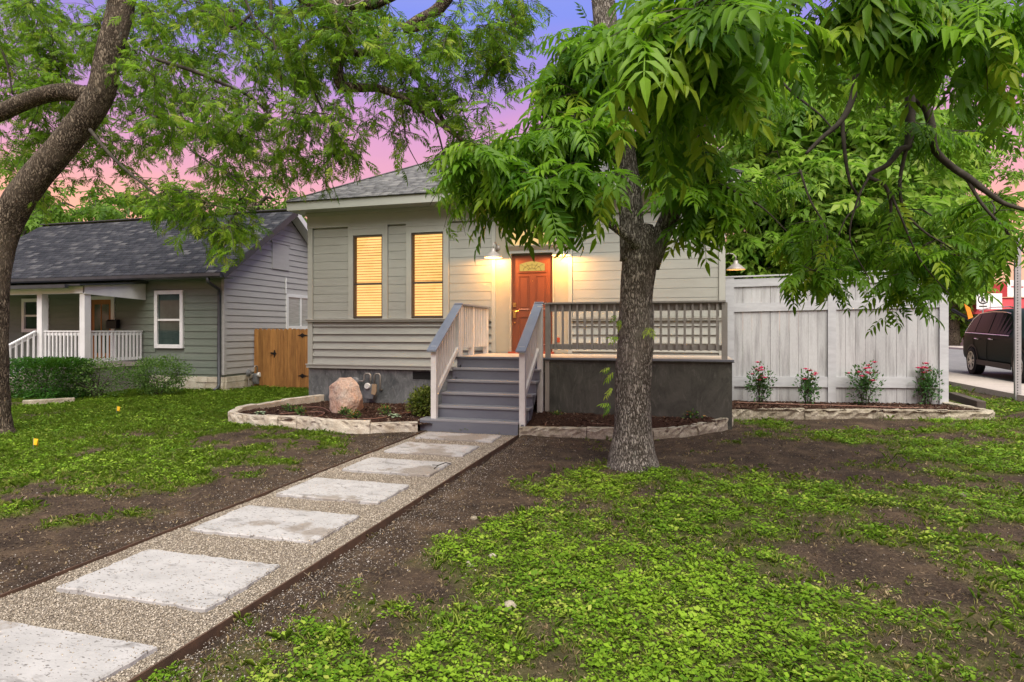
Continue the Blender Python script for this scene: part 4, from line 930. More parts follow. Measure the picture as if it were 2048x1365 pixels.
MB().hexa([(FX0-.02, YF-.06, 2.7215), (FX1+.02, YF-.06, 2.785), (FX1+.02, YF+.06, 2.785), (FX0-.02, YF+.06, 2.7215), (FX0-.02, YF-.06, 2.75), (FX1+.02, YF-.06, 2.812), (FX1+.02, YF+.06, 2.812), (FX0-.02, YF+.06, 2.75)]).build('cap', MT['fencetrim'], fn)
k = 0; y = YF+.06      # the fence returns along the side street
while y < 20: ubox('side_picket', FX1-.02, FX1-.002, y, y+.172, -.05, 2.72, MT['fence'], fn); y += .178

# ------------------------------------------------------------------ side street
SZ = .46
tag(MB().box(7.3, 16.5, -60, 160, -.4, SZ-.01).build('street', MT['asphalt']), kind='structure')
tag(MB().box(5.98, 7.295, -60, 160, -.3, SZ+.015).build('sidewalk', MT['concrete']), kind='structure')
tag(MB().box(16.505, 18.6, -60, 160, -.3, SZ+.10).build('sidewalk', MT['concrete']), kind='structure')
pb = atG(2035, 797, .40)
pole = thing('sign_post', 'perforated galvanised steel post beside the sidewalk', 'post', (pb[0], pb[1], .35))
w = .048
MB().hexa([(pb[0]-w, pb[1]-w*.6, .2), (pb[0]+w, pb[1]-w*.6, .2), (pb[0]+w, pb[1]+w*.6, .2), (pb[0]-w, pb[1]+w*.6, .2), (pb[0]-w, pb[1]-w*.6, 3.4), (pb[0]+w, pb[1]-w*.6, 3.4), (pb[0]+w, pb[1]+w*.6, 3.4), (pb[0]-w, pb[1]+w*.6, 3.4)]).build('tube', MT['galv'], pole)
m = MB(); z = .5
while z < 3.35: m.lathe([(0, .003), (.011, .003), (.011, 0)], 8, (pb[0]-.012, pb[1]-w*.6, z), (0, -1, 0)); z += .0508
m.build('punched_holes', MT['dark'], pole)['kind'] = 'stuff'
a_ = atG(1905, 792, .40); b_ = atG(1963, 812, .36)
tag(MB().bar((a_[0], a_[1], .40), (b_[0], b_[1], .37), .14, .14).build('timber', MT['timber'], bevel=.01), 'dark weathered landscape timber lying in the grass by the fence', 'timber')

# suv
wp = atG(1945, 748, SZ); f = Vector((-.085, -1, 0)).normalized(); n_ = Vector((f.y, -f.x, 0)); O = Vector((wp[0], wp[1], SZ))-n_*.98
if n_.x > 0: n_ = -n_; O = Vector((wp[0], wp[1], SZ))-n_*.98
car = thing('car', 'dark grey sport utility vehicle parked on the side street', 'car', O)
CP = lambda s, y, z: O+f*s+n_*y+Vector((0, 0, z))
ST = [(-1.06, .46, .95, 1.00, .80, .74), (-1.03, .36, 1.06, 1.14, .88, .79), (-.97, .33, 1.12, 1.34, .93, .79), (-.80, .32, 1.13, 1.62, .96, .73), (-.55, .31, 1.13, 1.72, .98, .72), (0, .30, 1.12, 1.76, .99, .73), (.8, .28, 1.10, 1.78, .99, .74), (1.6, .28, 1.08, 1.75, .99, .73), (2.2, .28, 1.07, 1.66, .99, .70), (2.7, .28, 1.06, 1.38, .99, .72), (3.05, .28, 1.06, 1.14, .98, .78), (3.6, .30, 1.0, 1.09, .96, .75), (4.0, .34, .92, 1.0, .90, .7), (4.12, .42, .8, .88, .8, .6)]
def sec(q):
    s, zb, zbl, zt, w, wt = q
    h = [(0, zb), (w*.9, zb), (w, zb+.15), (w, (zb+zbl)/2), (w*.99, zbl-.08), (w*.955, zbl), ((w*.955*.45+wt*.55), zbl+(zt-.06-zbl)*.55), (wt, max(zbl, zt-.06)), (wt*.78, zt), (0, zt+.012)]
    return [CP(s, y, z) for y, z in h]+[CP(s, -y, z) for y, z in h[-2:0:-1]]
S_ = [sec(q) for q in ST]; k = len(S_[0]); m = MB()
m.add([p for s in S_ for p in s], [(i*k+j, (i+1)*k+j, (i+1)*k+(j+1) % k, i*k+(j+1) % k) for i in range(len(S_)-1) for j in range(k)]+[tuple(range(k)), tuple(range(len(S_)*k-1, (len(S_)-1)*k-1, -1))])
body = recalc(m.build('body', MT['carpaint'], car, smooth=True)); b = body.modifiers.new('sub', 'SUBSURF'); b.levels = b.render_levels = 2
def interp(s):
    A = np.array(ST); return [np.interp(s, A[:, 0], A[:, i]) for i in range(1, 6)]
def glass_pt(s, t, sgn=1, off=.012):
    zb, zbl, zt, w, wt = interp(s); return CP(s, sgn*(w*.955+(wt-w*.955)*t+off), zbl+(zt-.06-zbl)*t)
for sgn in (1, -1):
    for a_, b_ in ((-.66, .02), (.07, 1.02), (1.08, 2.35)):
        m = MB(); ss = np.linspace(a_, b_, 7); vs = []
        for i, s in enumerate(ss):
            t1 = .92
            if a_ < -.5: t1 = .35+.57*min(1, i/2.5)
            if b_ > 2.2 and s > 1.9: t1 = .92-(s-1.9)*.9
            vs += [glass_pt(s, .07, sgn), glass_pt(s, t1, sgn)]
        m.add(vs, [(2*i, 2*i+2, 2*i+3, 2*i+1) for i in range(6)]).build('side_window', MT['carglass'], car)
    MB().tube([glass_pt(s, .02, sgn, .018) for s in np.linspace(-.72, 2.4, 12)], .012, 6).build('chrome_strip', MT['chrome'], car)
    MB().tube([glass_pt(-.72, .02, sgn, .018), glass_pt(-.70, .35, sgn, .018), glass_pt(-.5, .75, sgn, .018)]+[glass_pt(s, .96, sgn, .016) for s in np.linspace(-.2, 1.9, 10)], .010, 6).build('chrome_strip', MT['chrome'], car)
    MB().tube([CP(-.5, sgn*.66, 1.775), CP(.4, sgn*.68, 1.82), CP(1.6, sgn*.67, 1.80), CP(2.1, sgn*.64, 1.72)], .016, 6).build('roof_rail', MT['chrome'], car)
    for s0 in (0, 3.07):
        yy = sgn*.99
        arch_ = MB(); N_ = 16; vs = []
        for i in range(N_+1):
            a = math.pi*i/N_; 
            for r_ in (.39, .455): vs.append(CP(s0+math.cos(a)*r_, yy+sgn*.008, .37+math.sin(a)*r_))
        arch_.add(vs, [(2*i, 2*i+2, 2*i+3, 2*i+1) for i in range(N_)]).build('arch_trim', MT['plastic'], car)
        MB().lathe([(0, 0), (.40, 0), (.40, .02)], 24, CP(s0, sgn*.985, .37), n_*sgn).build('wheel_well', MT['dark'], car)
        ty = MB().lathe([(.25, 0), (.355, .0), (.375, -.03), (.375, -.2), (.355, -.23), (.25, -.23)], 28, CP(s0, sgn*1.012, .37), n_*sgn).build('wheel', MT['tyre'], car, smooth=True)
        rm = MB().lathe([(.255, .004), (.24, -.03), (.235, -.05), (.0, -.05)], 24, CP(s0, sgn*1.012, .37), n_*sgn)
        rm.build('rim_back', MT['plastic'], ty)
        sp = MB().lathe([(.258, .006), (.258, .012), (.235, .012), (.235, -.02)], 24, CP(s0, sgn*1.012, .37), n_*sgn).lathe([(0, .012), (.05, .012), (.055, -.02)], 12, CP(s0, sgn*1.012, .37), n_*sgn)
        for i in range(10):
            a = 2*math.pi*i/10+.2; d_ = .10*(1 if i % 2 else -1)
            sp.bar(CP(s0+math.cos(a)*.045, sgn*1.016, .37+math.sin(a)*.045), CP(s0+math.cos(a+d_)*.245, sgn*1.016, .37+math.sin(a+d_)*.245), .034, .02, n_)
        sp.build('rim', MT['rim'], ty)
    MB().hexa([CP(-.3, sgn*.985, .30), CP(2.6, sgn*.985, .26), CP(2.6, sgn*1.005, .26), CP(-.3, sgn*1.005, .30), CP(-.3+.75, sgn*.985, .42), CP(2.6, sgn*.985, .40), CP(2.6, sgn*1.005, .40), CP(-.3+.75, sgn*1.005, .42)]).build('sill_trim', MT['plastic'], car)
    for s0 in (.28, 1.28): MB().tube([CP(s0, sgn*.995, .98), CP(s0+.03, sgn*1.025, .985), CP(s0+.2, sgn*1.025, .98), CP(s0+.24, sgn*.995, .975)], .014, 6).build('door_handle', MT['chrome'], car)
    for s0 in (.05, 1.06): MB().tube([CP(s0+.3 if s0 < .5 else s0, sgn*.991, .45), CP(s0+.08 if s0 < .5 else s0, sgn*.993, .75), CP(s0, sgn*.99, 1.0)], .005, 4).build('door_seam', MT['dark'], car)
    MB().hexa([CP(-1.02, sgn*.72, .92), CP(-1.075, sgn*.60, .92), CP(-1.0, sgn*.915, .92), CP(-.86, sgn*.955, .94), CP(-1.02, sgn*.70, 1.04), CP(-1.06, sgn*.60, 1.04), CP(-.99, sgn*.90, 1.05), CP(-.82, sgn*.95, 1.05)]).build('tail_lamp', MT['tail'], car)
MB().bar(CP(-1.06, -.8, .5), CP(-1.06, .8, .5), .10, .16).build('rear_bumper', MT['plastic'], car)
# far side of the street
rb = thing('shop_building', 'far red roofed shop with white fascia sign across the street', 'building', atD(2015, 640, 42))
o_ = Vector(atD(2015, 640, 42)); r_ = Vector((CS, SN, 0)); q_ = Vector((-SN, CS, 0))
BP = lambda a, b, z: o_+r_*a+q_*b+Vector((0, 0, z-o_.z))
def bhex(a0, a1, b0, b1, z0, z1, ins=0): return MB().hexa([BP(a0, b0, z0), BP(a1, b0, z0), BP(a1, b1, z0), BP(a0, b1, z0), BP(a0+ins, b0+ins, z1), BP(a1-ins, b0+ins, z1), BP(a1-ins, b1-ins, z1), BP(a0+ins, b1-ins, z1)])
bhex(-1.6, 9, 0, 6, -.2, 3.0).build('wall', MT['signwhite'], rb)
for k in range(14): bhex(-2.4+k*.8, -1.62+k*.8, -.9, 0.2, 3.0, 3.9, .0).build('awning_strip', MT['redroof'] if k % 2 == 0 else M('awning_pink', (.5, .2, .2)), rb) if False else MB().hexa([BP(-3.0+k*.8, -1.0, 2.75), BP(-2.22+k*.8, -1.0, 2.75), BP(-2.22+k*.8, .2, 2.75), BP(-3.0+k*.8, .2, 2.75), BP(-1.6+k*.74, .1, 3.9), BP(-.88+k*.74, .1, 3.9), BP(-.88+k*.74, .2, 3.9), BP(-1.6+k*.74, .2, 3.9)]).build('awning_strip', MT['redroof'], rb)
bhex(-1.7, -.1, -.1, .1, 3.95, 4.95).build('red_panel', MT['redroof'], rb); bhex(-.1, 5, -.12, .1, 3.95, 5.1).build('fascia_sign', MT['signwhite'], rb)
m = MB()
for k in range(5): m.add([BP(.15+k*.5, -.13, 4.6-.02*k), BP(.5+k*.5, -.13, 4.6-.02*k), BP(.5+k*.5, -.13, 4.68-.02*k), BP(.15+k*.5, -.13, 4.68-.02*k)], [(0, 1, 2, 3)])
m.build('sign_scrawl', MT['redroof'], rb)
ns = Vector(atD(1966, 612, 27)); sg = thing('street_sign', 'white sign with circled black letter beyond the parked car', 'sign', (ns.x, ns.y, SZ))
SP_ = lambda a, z, b=0: ns+r_*a+q_*b+Vector((0, 0, z))
def splate(a0, a1, z0, z1): return MB().hexa([SP_(a0, z0, 0), SP_(a1, z0, 0), SP_(a1, z0, .02), SP_(a0, z0, .02), SP_(a0, z1, 0), SP_(a1, z1, 0), SP_(a1, z1, .02), SP_(a0, z1, .02)])
splate(-.28, .30, -.15, .55).build('sign_face', MT['signwhite'], sg); splate(.34, .85, -.15, .55).build('sign_face', MT['signwhite'], sg)
m = MB()
for k in range(18):
    a0, a1 = 2*math.pi*k/18, 2*math.pi*(k+1)/18; m.bar(SP_(math.cos(a0)*.21, .28+math.sin(a0)*.18, -.01), SP_(math.cos(a1)*.21, .28+math.sin(a1)*.18, -.01), .045, .01, q_)
m.bar(SP_(-.06, .17, -.01), SP_(-.06, .38, -.01), .045, .01, q_).bar(SP_(-.06, .37, -.01), SP_(.07, .35, -.01), .045, .01, q_).bar(SP_(.07, .35, -.01), SP_(-.04, .27, -.01), .045, .01, q_).bar(SP_(-.03, .27, -.012), SP_(.09, .17, -.01), .045, .01, q_)
m.bar(SP_(-.18, -.02, -.01), SP_(.18, -.02, -.01), .045, .01, q_).build('sign_mark', MT['black'], sg)
MB().tube([(ns.x, ns.y, SZ-.3), (ns.x+.0, ns.y+.03, ns.z+.5)], .03, 6).build('post', MT['galv'], sg)
of = Vector(atD(1937, 632, 21)); 
fl = thing('pennant', 'orange pennant on a dark slanted pole behind the car', 'flag', (of.x, of.y, SZ))
F_ = lambda a, z, b=0: of+r_*a+q_*b+Vector((0, 0, z))
MB().add([F_(-.15, .42), F_(.05, .28), F_(.16, -.05), F_(.0, -.12), F_(-.05, .12), F_(-.13, .40, .05), F_(.06, .26, .05), F_(.17, -.06, .06), F_(.01, -.13, .05), F_(-.04, .11, .04)], [(0, 1, 2, 3, 4), (9, 8, 7, 6, 5), (0, 5, 6, 1), (1, 6, 7, 2), (2, 7, 8, 3), (3, 8, 9, 4), (4, 9, 5, 0)]).build('cloth', MT['orange'], fl)
MB().tube([F_(-.5, .22, .08), F_(.25, -.22, .08), F_(.25, -2.2, .08)], .05, 6).build('pole', MT['iron'], fl)

# ------------------------------------------------------------------ leaf templates
def leaflet(base, d, up, ln, wd, fine=True, fold=.25, droop=.25):
    b, d, up = Vector(base), Vector(d).normalized(), Vector(up); s = d.cross(up).normalized(); u = s.cross(d)
    P = lambda t, w, h: b+d*(t*ln)+s*(w*wd)+u*(h*wd)-Vector((0, 0, 1))*(droop*ln*t*t)
    if fine:
        v = [P(0, 0, 0), P(.3, -.46, fold), P(.3, 0, 0), P(.3, .46, fold), P(.66, -.34, fold*.8), P(.66, 0, -.02), P(.66, .34, fold*.8), P(1, 0, -.05)]
        f = [(0, 2, 1), (0, 3, 2), (1, 2, 5, 4), (2, 3, 6, 5), (4, 5, 7), (5, 6, 7)]
    else:
        v = [P(0, 0, 0), P(.42, -.5, fold), P(1, 0, 0), P(.42, .5, fold)]; f = [(0, 3, 2, 1)]
        if fold: f = [(0, 2, 1), (0, 3, 2)]
    return v, f
def compound(pairs, ll, lw, seed, fine=True, droop=.5, ang=1.0):
    r = random.Random(seed); V, F = [], []
    def add(v, f):
        n = len(V); V.extend(v); F.extend(tuple(i+n for i in q) for q in f)
    pt = lambda t: Vector((t, 0, -droop*t*t*.6)); up = Vector((0, 0, 1))
    rp_ = [pt(k/4) for k in range(5)]; w = .008
    for k in range(4): add([rp_[k]+Vector((0, -w, 0)), rp_[k]+Vector((0, w, 0)), rp_[k+1]+Vector((0, w, 0)), rp_[k+1]+Vector((0, -w, 0))], [(0, 1, 2, 3)])
    for k in range(pairs):
        t = .22+.70*k/(pairs-1); sc = .72+.4*math.sin(math.pi*min(1, (k+.8)/pairs))
        tan = Vector((1, 0, -droop*1.2*t)).normalized()
        for s in (-1, 1):
            a = ang*r.uniform(.85, 1.15); d = tan*math.cos(a)+Vector((0, s, 0))*math.sin(a)+Vector((0, 0, r.uniform(-.25, .05)))
            add(*leaflet(pt(t), d, up, ll*sc*r.uniform(.85, 1.1), lw*sc, fine, .22, r.uniform(.15, .45)))
    add(*leaflet(pt(1), Vector((1, r.uniform(-.2, .2), -droop)), up, ll*1.0, lw, fine, .2, .3))
    return ([tuple(v) for v in V], F)
LEAF_FINE = [compound(6, .36, .105, s, False, .38, .9) for s in range(5)]         # feathery (scaled by leaf length)
LEAF_MED = [compound(4+s % 2, .42, .155, s+20, True, .3+.08*s, .9) for s in range(6)]
LEAF_FAR = [compound(3, .45, .22, s+40, False, .4) for s in range(3)]
def smooth_path(pts, n=5):
    P = [Vector(p) for p in pts]; out = []
    for i in range(len(P)-1):
        p0, p1, p2, p3 = P[max(i-1, 0)], P[i], P[i+1], P[min(i+2, len(P)-1)]
        for k in range(n):
            t = k/n; out.append(.5*((2*p1)+(p2-p0)*t+(2*p0-5*p1+4*p2-p3)*t*t+(-p0+3*p1-3*p2+p3)*t**3))
    out.append(P[-1]); return out
def limb(name, pxd, mat, parent, n=12, sub=5, wob=.0, seed=0, thick=1.0):
    """pxd: rows (px, py, depth, radius)"""
    pts = smooth_path([atD(a, b, d) for a, b, d, r in pxd], sub); rad = np.interp(np.linspace(0, len(pxd)-1, len(pts)), range(len(pxd)), [q[3] for q in pxd])
    rad = rad*thick; m = MB().tube(pts, list(rad), n)
    if wob:
        r = np.random.default_rng(seed); V = np.array(m.v); k = len(pts); ang = np.arange(n)/n*2*np.pi
        for i in range(k):
            c = np.array(pts[i]); ph = vnoise(ang*1.1+seed*3, np.full(n, i*.16))*.6+vnoise(ang*2.6+seed*7+9, np.full(n, i*.45))*.4-.5
            V[i*n:(i+1)*n] = c+(V[i*n:(i+1)*n]-c)*(1+wob*ph)[:, None]
        m.v = [tuple(p) for p in V]
    m.build(name, mat, parent, smooth=True)
    return np.array([tuple(p) for p in pts])
def grow(tree, LP, blobs, templates, mat, twigmat, llen, per, sub, seed, keep=0, twig_r=.010, spread=.45, hang=.5, tw_n=4, leafname='leaf', upj=.35, zs=.45):
    """clumps of compound leaves hung on twigs that branch from the limbs LP; blobs rows (px, py, rx, ry, d0, d1, n)"""
    r = np.random.default_rng(seed); cs = []
    for cx, cy, rx, ry, d0, d1, n in blobs:
        for _ in range(n):
            a = r.uniform(0, 2*np.pi); q = math.sqrt(r.random()); cs.append(atD(cx+rx*q*math.cos(a), cy+ry*q*math.sin(a), r.uniform(d0, d1)))
    cs = np.array(cs); LP = np.array(LP); tw = MB(); POS, DIR, UP, SCL = [], [], [], []
    dist = np.array([np.min(np.linalg.norm(LP-c, axis=1)) for c in cs])
    for i in np.argsort(dist):
        c = cs[i]; dd = LP-c; w = np.linalg.norm(dd, axis=1)+.35*np.maximum(0, -dd[:, 2]); p = LP[np.argmin(w)]
        L = np.linalg.norm(c-p)
        mid = (p+c)/2+np.array([r.normal(0, .10), r.normal(0, .10), .16])*L
        ts = np.linspace(0, 1, 6)[:, None]; path = (1-ts)**2*p+2*ts*(1-ts)*mid+ts**2*c
        path[1:5] += r.normal(0, .03*L, (4, 3))
        rb_ = min(.028, twig_r*(.55+.6*L)); tw.tube(path, list(np.linspace(rb_, .004, 6)), tw_n, False)
        LP = np.concatenate([LP, path[2:]])
        for s in range(sub):
            t = r.uniform(.45, 1); b = path[min(5, int(t*5))]; d = np.array([r.normal(), r.normal(), r.normal(-.25, zs)]); d /= np.linalg.norm(d); ln = r.uniform(.5, 1.1)*spread
            e1 = b+d*ln*.5+np.array([0, 0, -.02]); e2 = b+d*ln+np.array([0, 0, -hang*.25*ln])
            tw.tube([b, e1, e2], [.005, .004, .0025], 3, False)
            for k in range(per):
                q = (k+.6)/per; pp = b+(e1-b)*min(1, q*2) if q < .5 else e1+(e2-e1)*(q*2-1)
                ld = d*.5+np.array([r.normal(0, .75), r.normal(0, .75), r.normal(-hang*.55, .35)]); POS.append(pp); DIR.append(ld); SCL.append(llen*r.uniform(.55, 1.3))
                UP.append((r.normal(0, upj), r.normal(0, upj)-.25, 1))
    POS, DIR, UP, SCL = map(np.array, (POS, DIR, UP, SCL)); Rm = rotmats(DIR, UP); tint = r.random(len(POS)); which = r.integers(0, len(templates), len(POS))
    tw.build('twigs', twigmat, tree)['kind'] = 'stuff'
    dep = -POS[:, 0]*SN+POS[:, 1]*CS; app = SCL/np.maximum(dep, 1)
    u_ = 1024+FPX*(POS[:, 0]*CS+POS[:, 1]*SN)/dep; v_ = HOR-FPX*(POS[:, 2]-CAMZ)/dep
    app = app*((u_ > 0) & (u_ < 2048) & (v_ > 10))
    near = np.argsort(-app)[:keep]; mask = np.ones(len(POS), bool); mask[near] = False
    if keep:
        mes = []
        for tv, tf in templates:
            me = bpy.data.meshes.new(leafname); me.from_pydata([tuple(v) for v in tv], [], tf); me.materials.append(mat); me.update(); mes.append(me)
        po = ORG[tree.name]
        for i in near:
            o = bpy.data.objects.new(leafname, mes[which[i]]); COL.objects.link(o); o.parent = tree
            o.matrix_basis = Matrix.Translation(Vector(POS[i])-po) @ Matrix(Rm[i].tolist()).to_4x4() @ Matrix.Scale(float(SCL[i]), 4)
    scatter('crown', templates, POS[mask], Rm[mask], SCL[mask], mat, tree, tint[mask], which[mask])
    return LP

# ------------------------------------------------------------------ ash-like tree in the yard
tb = atG(1265, 930, .0); DT = 7.45
tc_ = thing('tree', 'broad leaved tree with grey furrowed trunk standing in front of porch', 'tree', (tb[0], tb[1], 0))
LPc = []
tr_rows = [(1266, 962, DT, .45), (1266, 936, DT, .36), (1265, 908, DT, .305), (1265, 860, DT, .255), (1266, 800, DT, .238), (1268, 740, DT, .236), (1270, 700, DT, .245), (1270, 650, DT, .238), (1272, 600, DT, .222), (1275, 560, DT, .225), (1280, 520, DT, .235), (1285, 480, DT, .20), (1288, 450, DT, .12)]
LPc.append(limb('trunk', tr_rows, MT['barkc'], tc_, 40, 6, .16, 2, .90))
LPc.append(limb('limb', [(1268, 520, DT, .17), (1264, 470, DT, .155), (1260, 400, DT, .145), (1250, 320, DT, .14), (1238, 240, DT, .135), (1222, 150, DT, .14), (1210, 50, DT, .145), (1202, -60, DT, .14), (1195, -250, DT-.1, .12), (1190, -420, DT-.2, .09)], MT['barkc'], tc_, 20, 5, .18, 4))
LPc.append(limb('limb', [(1295, 530, DT, .15), (1318, 480, DT, .125), (1345, 420, DT-.05, .115), (1368, 340, DT-.1, .10), (1392, 260, DT-.15, .095), (1425, 160, DT-.3, .085), (1475, 40, DT-.6, .075), (1540, -60, DT-1, .065), (1680, -110, DT-1.3, .06), (1800, -120, DT-1.4, .055), (1900, -90, DT-1.4, .045), (2010, -20, DT-1.4, .03)], MT['barkc'], tc_, 16, 5, .16, 5))
LPc.append(limb('limb', [(1285, 500, DT-.1, .06), (1230, 455, DT-.4, .05), (1150, 400, DT-.7, .035), (1070, 370, DT-1.0, .022), (990, 360, DT-1.1, .012)], MT['barkc'], tc_, 8))
LPc.append(limb('limb', [(1475, 40, DT-.6, .06), (1420, -40, DT-1.6, .05), (1380, -90, DT-2.6, .04), (1400, -60, DT-3.4, .028), (1480, -20, DT-3.8, .015)], MT['twig'], tc_, 8))
LPc.append(limb('limb', [(1540, -60, DT-1, .05), (1620, -140, DT-2.2, .042), (1720, -140, DT-3.2, .035), (1850, -110, DT-3.4, .025), (1960, -60, DT-3.2, .014)], MT['twig'], tc_, 8))
for rows in ([(1705, -100, 6.1, .05), (1710, 60, 6.1, .040), (1713, 150, 6.1, .036), (1702, 205, 6.1, .032), (1680, 245, 6.1, .028), (1645, 275, 6.1, .022), (1612, 308, 6.1, .016)],
             [(1812, -110, 6.1, .065), (1818, 60, 6.1, .056), (1820, 180, 6.1, .052), (1818, 285, 6.1, .042), (1800, 300, 6.1, .03), (1775, 330, 6.1, .026), (1738, 352, 6.1, .022), (1770, 372, 6.0, .018), (1782, 415, 6.0, .014), (1775, 470, 6.0, .008)],
             [(1822, 195, 6.1, .045), (1850, 212, 6.1, .042), (1862, 250, 6.1, .04), (1870, 300, 6.1, .036), (1905, 335, 6.1, .034), (1935, 355, 6.0, .034), (1975, 385, 5.9, .026), (2010, 408, 5.9, .022), (2070, 425, 5.8, .016)],
             [(1684, 240, 6.1, .022), (1690, 310, 6.1, .018), (1700, 365, 6.1, .014), (1720, 405, 6.1, .009), (1690, 440, 6.0, .007), (1660, 520, 6.0, .004)],
             [(1495, 122, 6.7, .02), (1545, 150, 6.6, .018), (1590, 190, 6.5, .014), (1640, 230, 6.3, .009), (1670, 265, 6.2, .006)],
             [(1815, 290, 6.1, .02), (1800, 360, 6.1, .018), (1808, 420, 6.0, .014), (1850, 465, 6.0, .011), (1905, 500, 6.0, .007), (1960, 560, 6.0, .004)],
             [(1780, 385, 6.0, .012), (1800, 430, 5.9, .010), (1840, 520, 5.9, .007), (1900, 590, 5.9, .004)],
             [(1935, 360, 6.0, .018), (1965, 410, 5.9, .015), (2010, 460, 5.8, .012), (2060, 520, 5.8, .008)],
             [(1448, 372, 6.9, .014), (1490, 395, 6.7, .012), (1530, 420, 6.6, .008), (1580, 470, 6.5, .005)],
             [(1600, 340, 6.2, .012), (1620, 400, 6.1, .010), (1655, 470, 6.0, .007), (1640, 560, 6.0, .004)],
             [(1740, 352, 6.1, .014), (1715, 400, 6.0, .01), (1700, 480, 6.0, .007), (1740, 560, 6.0, .004)]):
    LPc.append(limb('limb', rows, MT['twig'], tc_, 8))
LP = np.concatenate(LPc)
blobs = [(1000, 312, 100, 40, 5.8, 7.4, 9), (1095, 352, 105, 45, 5.6, 7.4, 14), (1120, 260, 100, 50, 5.8, 7.6, 12), (1170, 160, 70, 100, 6.2, 8.0, 13), (1150, 90, 50, 70, 6.5, 8, 5),
         (1350, 230, 100, 85, 7.7, 9.0, 13), (1415, 330, 50, 60, 6.6, 8, 9), (1310, 320, 70, 35, 8.0, 9.0, 6), (1300, 80, 110, 80, 7.4, 8.8, 12), (1420, 140, 100, 110, 6, 8, 14), (1150, 378, 50, 22, 5.8, 7, 5), (1400, 410, 45, 25, 6.6, 7.8, 4), (950, 345, 45, 22, 5.8, 6.8, 2)]
LP2 = grow(tc_, LP, blobs, LEAF_MED, MT['leafC'], MT['twig'], .32, 6, 4, 21, 170, hang=.75, spread=.36)
blobs = [(1340, 70, 90, 55, 3.6, 4.6, 6), (1500, 20, 140, 50, 3.6, 4.6, 8), (1690, 0, 150, 45, 3.8, 5.0, 9), (1880, 20, 130, 60, 4.2, 5.4, 9), (1390, 140, 70, 30, 3.8, 5, 3), (2010, 60, 50, 50, 4.2, 5.4, 4)]
grow(tc_, LP, blobs, LEAF_MED, MT['leafC'], MT['twig'], .33, 6, 3, 22, 130, hang=1.0, spread=.36)
blobs = [(1600, 150, 120, 90, 6.5, 9, 6), (1750, 160, 140, 90, 6.2, 9, 6), (1920, 220, 100, 110, 5.8, 8, 8), (1600, 480, 80, 40, 5.8, 7.2, 6), (1650, 540, 45, 20, 5.8, 7, 3), (1760, 500, 60, 30, 5.8, 7, 4), (1880, 510, 70, 32, 5.8, 7, 7), (1985, 430, 55, 50, 5.6, 6.6, 5), (1540, 340, 80, 80, 6.2, 8.5, 5), (1985, 170, 50, 100, 5.8, 8, 5), (1830, 400, 100, 45, 6.0, 7.5, 3), (1830, 560, 30, 18, 5.8, 6.5, 2)]
grow(tc_, LP, blobs, LEAF_MED, MT['leafC'], MT['twig'], .23, 5, 4, 23, 0, hang=.8, spread=.34)
# sprouts on the trunk
sp_pos = [(1222, 735), (1230, 745), (1222, 808), (1240, 640), (1232, 632), (1300, 655), (1238, 675), (1226, 775)]
P_ = np.array([atD(a, b, DT-.25) for a, b in sp_pos for _ in range(2)]); n = len(P_)
scatter('trunk_sprouts', LEAF_MED, P_, rotmats(np.stack([RNG.normal(-.5, .5, n), RNG.normal(-.6, .3, n), RNG.normal(-.3, .3, n)], 1), np.tile([[0, -.6, 1.]], (n, 1))), RNG.uniform(.09, .15, n), MT['weed'], tc_)

# ------------------------------------------------------------------ feathery tree on the left
DL = 9.9; lb_ = atG(-12, 868)
tl = thing('tree', 'leaning feathery leaved tree with dark brown trunk beside the lawn', 'tree', (lb_[0], lb_[1], 0))
LPl = [limb('trunk', [(-14, 900, DL, .44), (-14, 872, DL, .38), (-15, 840, DL, .33), (-16, 760, DL, .29), (-16, 650, DL, .275), (-13, 560, DL, .275), (2, 475, DL, .29), (40, 400, DL, .28), (88, 335, DL, .265), (140, 275, DL, .255), (185, 215, DL, .27), (206, 175, DL, .255), (216, 115, DL, .235), (236, 40, DL, .225), (252, -40, DL, .22), (275, -200, DL-.1, .2), (330, -330, DL-.3, .17)], MT['barkl'], tl, 36, 6, .20, 7, .80)]
LPl.append(limb('limb', [(185, 195, DL, .14), (140, 185, DL, .135), (90, 190, DL, .125), (40, 208, DL, .125), (-20, 232, DL, .13), (-120, 240, DL-.2, .1)], MT['barkl'], tl, 16, 5, .14, 8))
LPl.append(limb('limb', [(320, -310, DL-.3, .16), (430, -200, DL-.6, .14), (540, -70, DL-1, .125), (620, 0, DL-1.3, .115), (668, 22, DL-1.4, .11), (688, 55, DL-1.4, .09), (688, 95, DL-1.4, .08), (676, 135, DL-1.4, .075), (682, 170, DL-1.4, .075), (715, 176, DL-1.4, .062), (760, 178, DL-1.4, .055), (810, 200, DL-1.4, .045), (870, 240, DL-1.4, .038), (920, 278, DL-1.4, .03), (975, 330, DL-1.4, .018), (1020, 400, DL-1.4, .008)], MT['barkl'], tl, 14, 5, .12, 9))
LPl.append(limb('limb', [(620, 0, DL-1.3, .09), (690, 10, DL-1.3, .085), (750, 8, DL-1.3, .07), (830, -30, DL-1.2, .05)], MT['barkl'], tl, 12))
LPl.append(limb('limb', [(640, -60, DL-1, .09), (690, 90, DL-.9, .06), (760, 110, DL-.9, .055), (820, 140, DL-.9, .048), (862, 190, DL-.9, .042), (885, 240, DL-.9, .036), (930, 290, DL-.9, .03), (975, 345, DL-.9, .02), (1010, 420, DL-.9, .008)], MT['barkl'], tl, 12))
LPl.append(limb('limb', [(930, -60, DL-1.2, .09), (880, 15, DL-1.2, .085), (835, 42, DL-1.2, .075), (810, 60, DL-1.2, .06), (860, 52, DL-1.2, .04), (900, 56, DL-1.2, .025)], MT['barkl'], tl, 12))
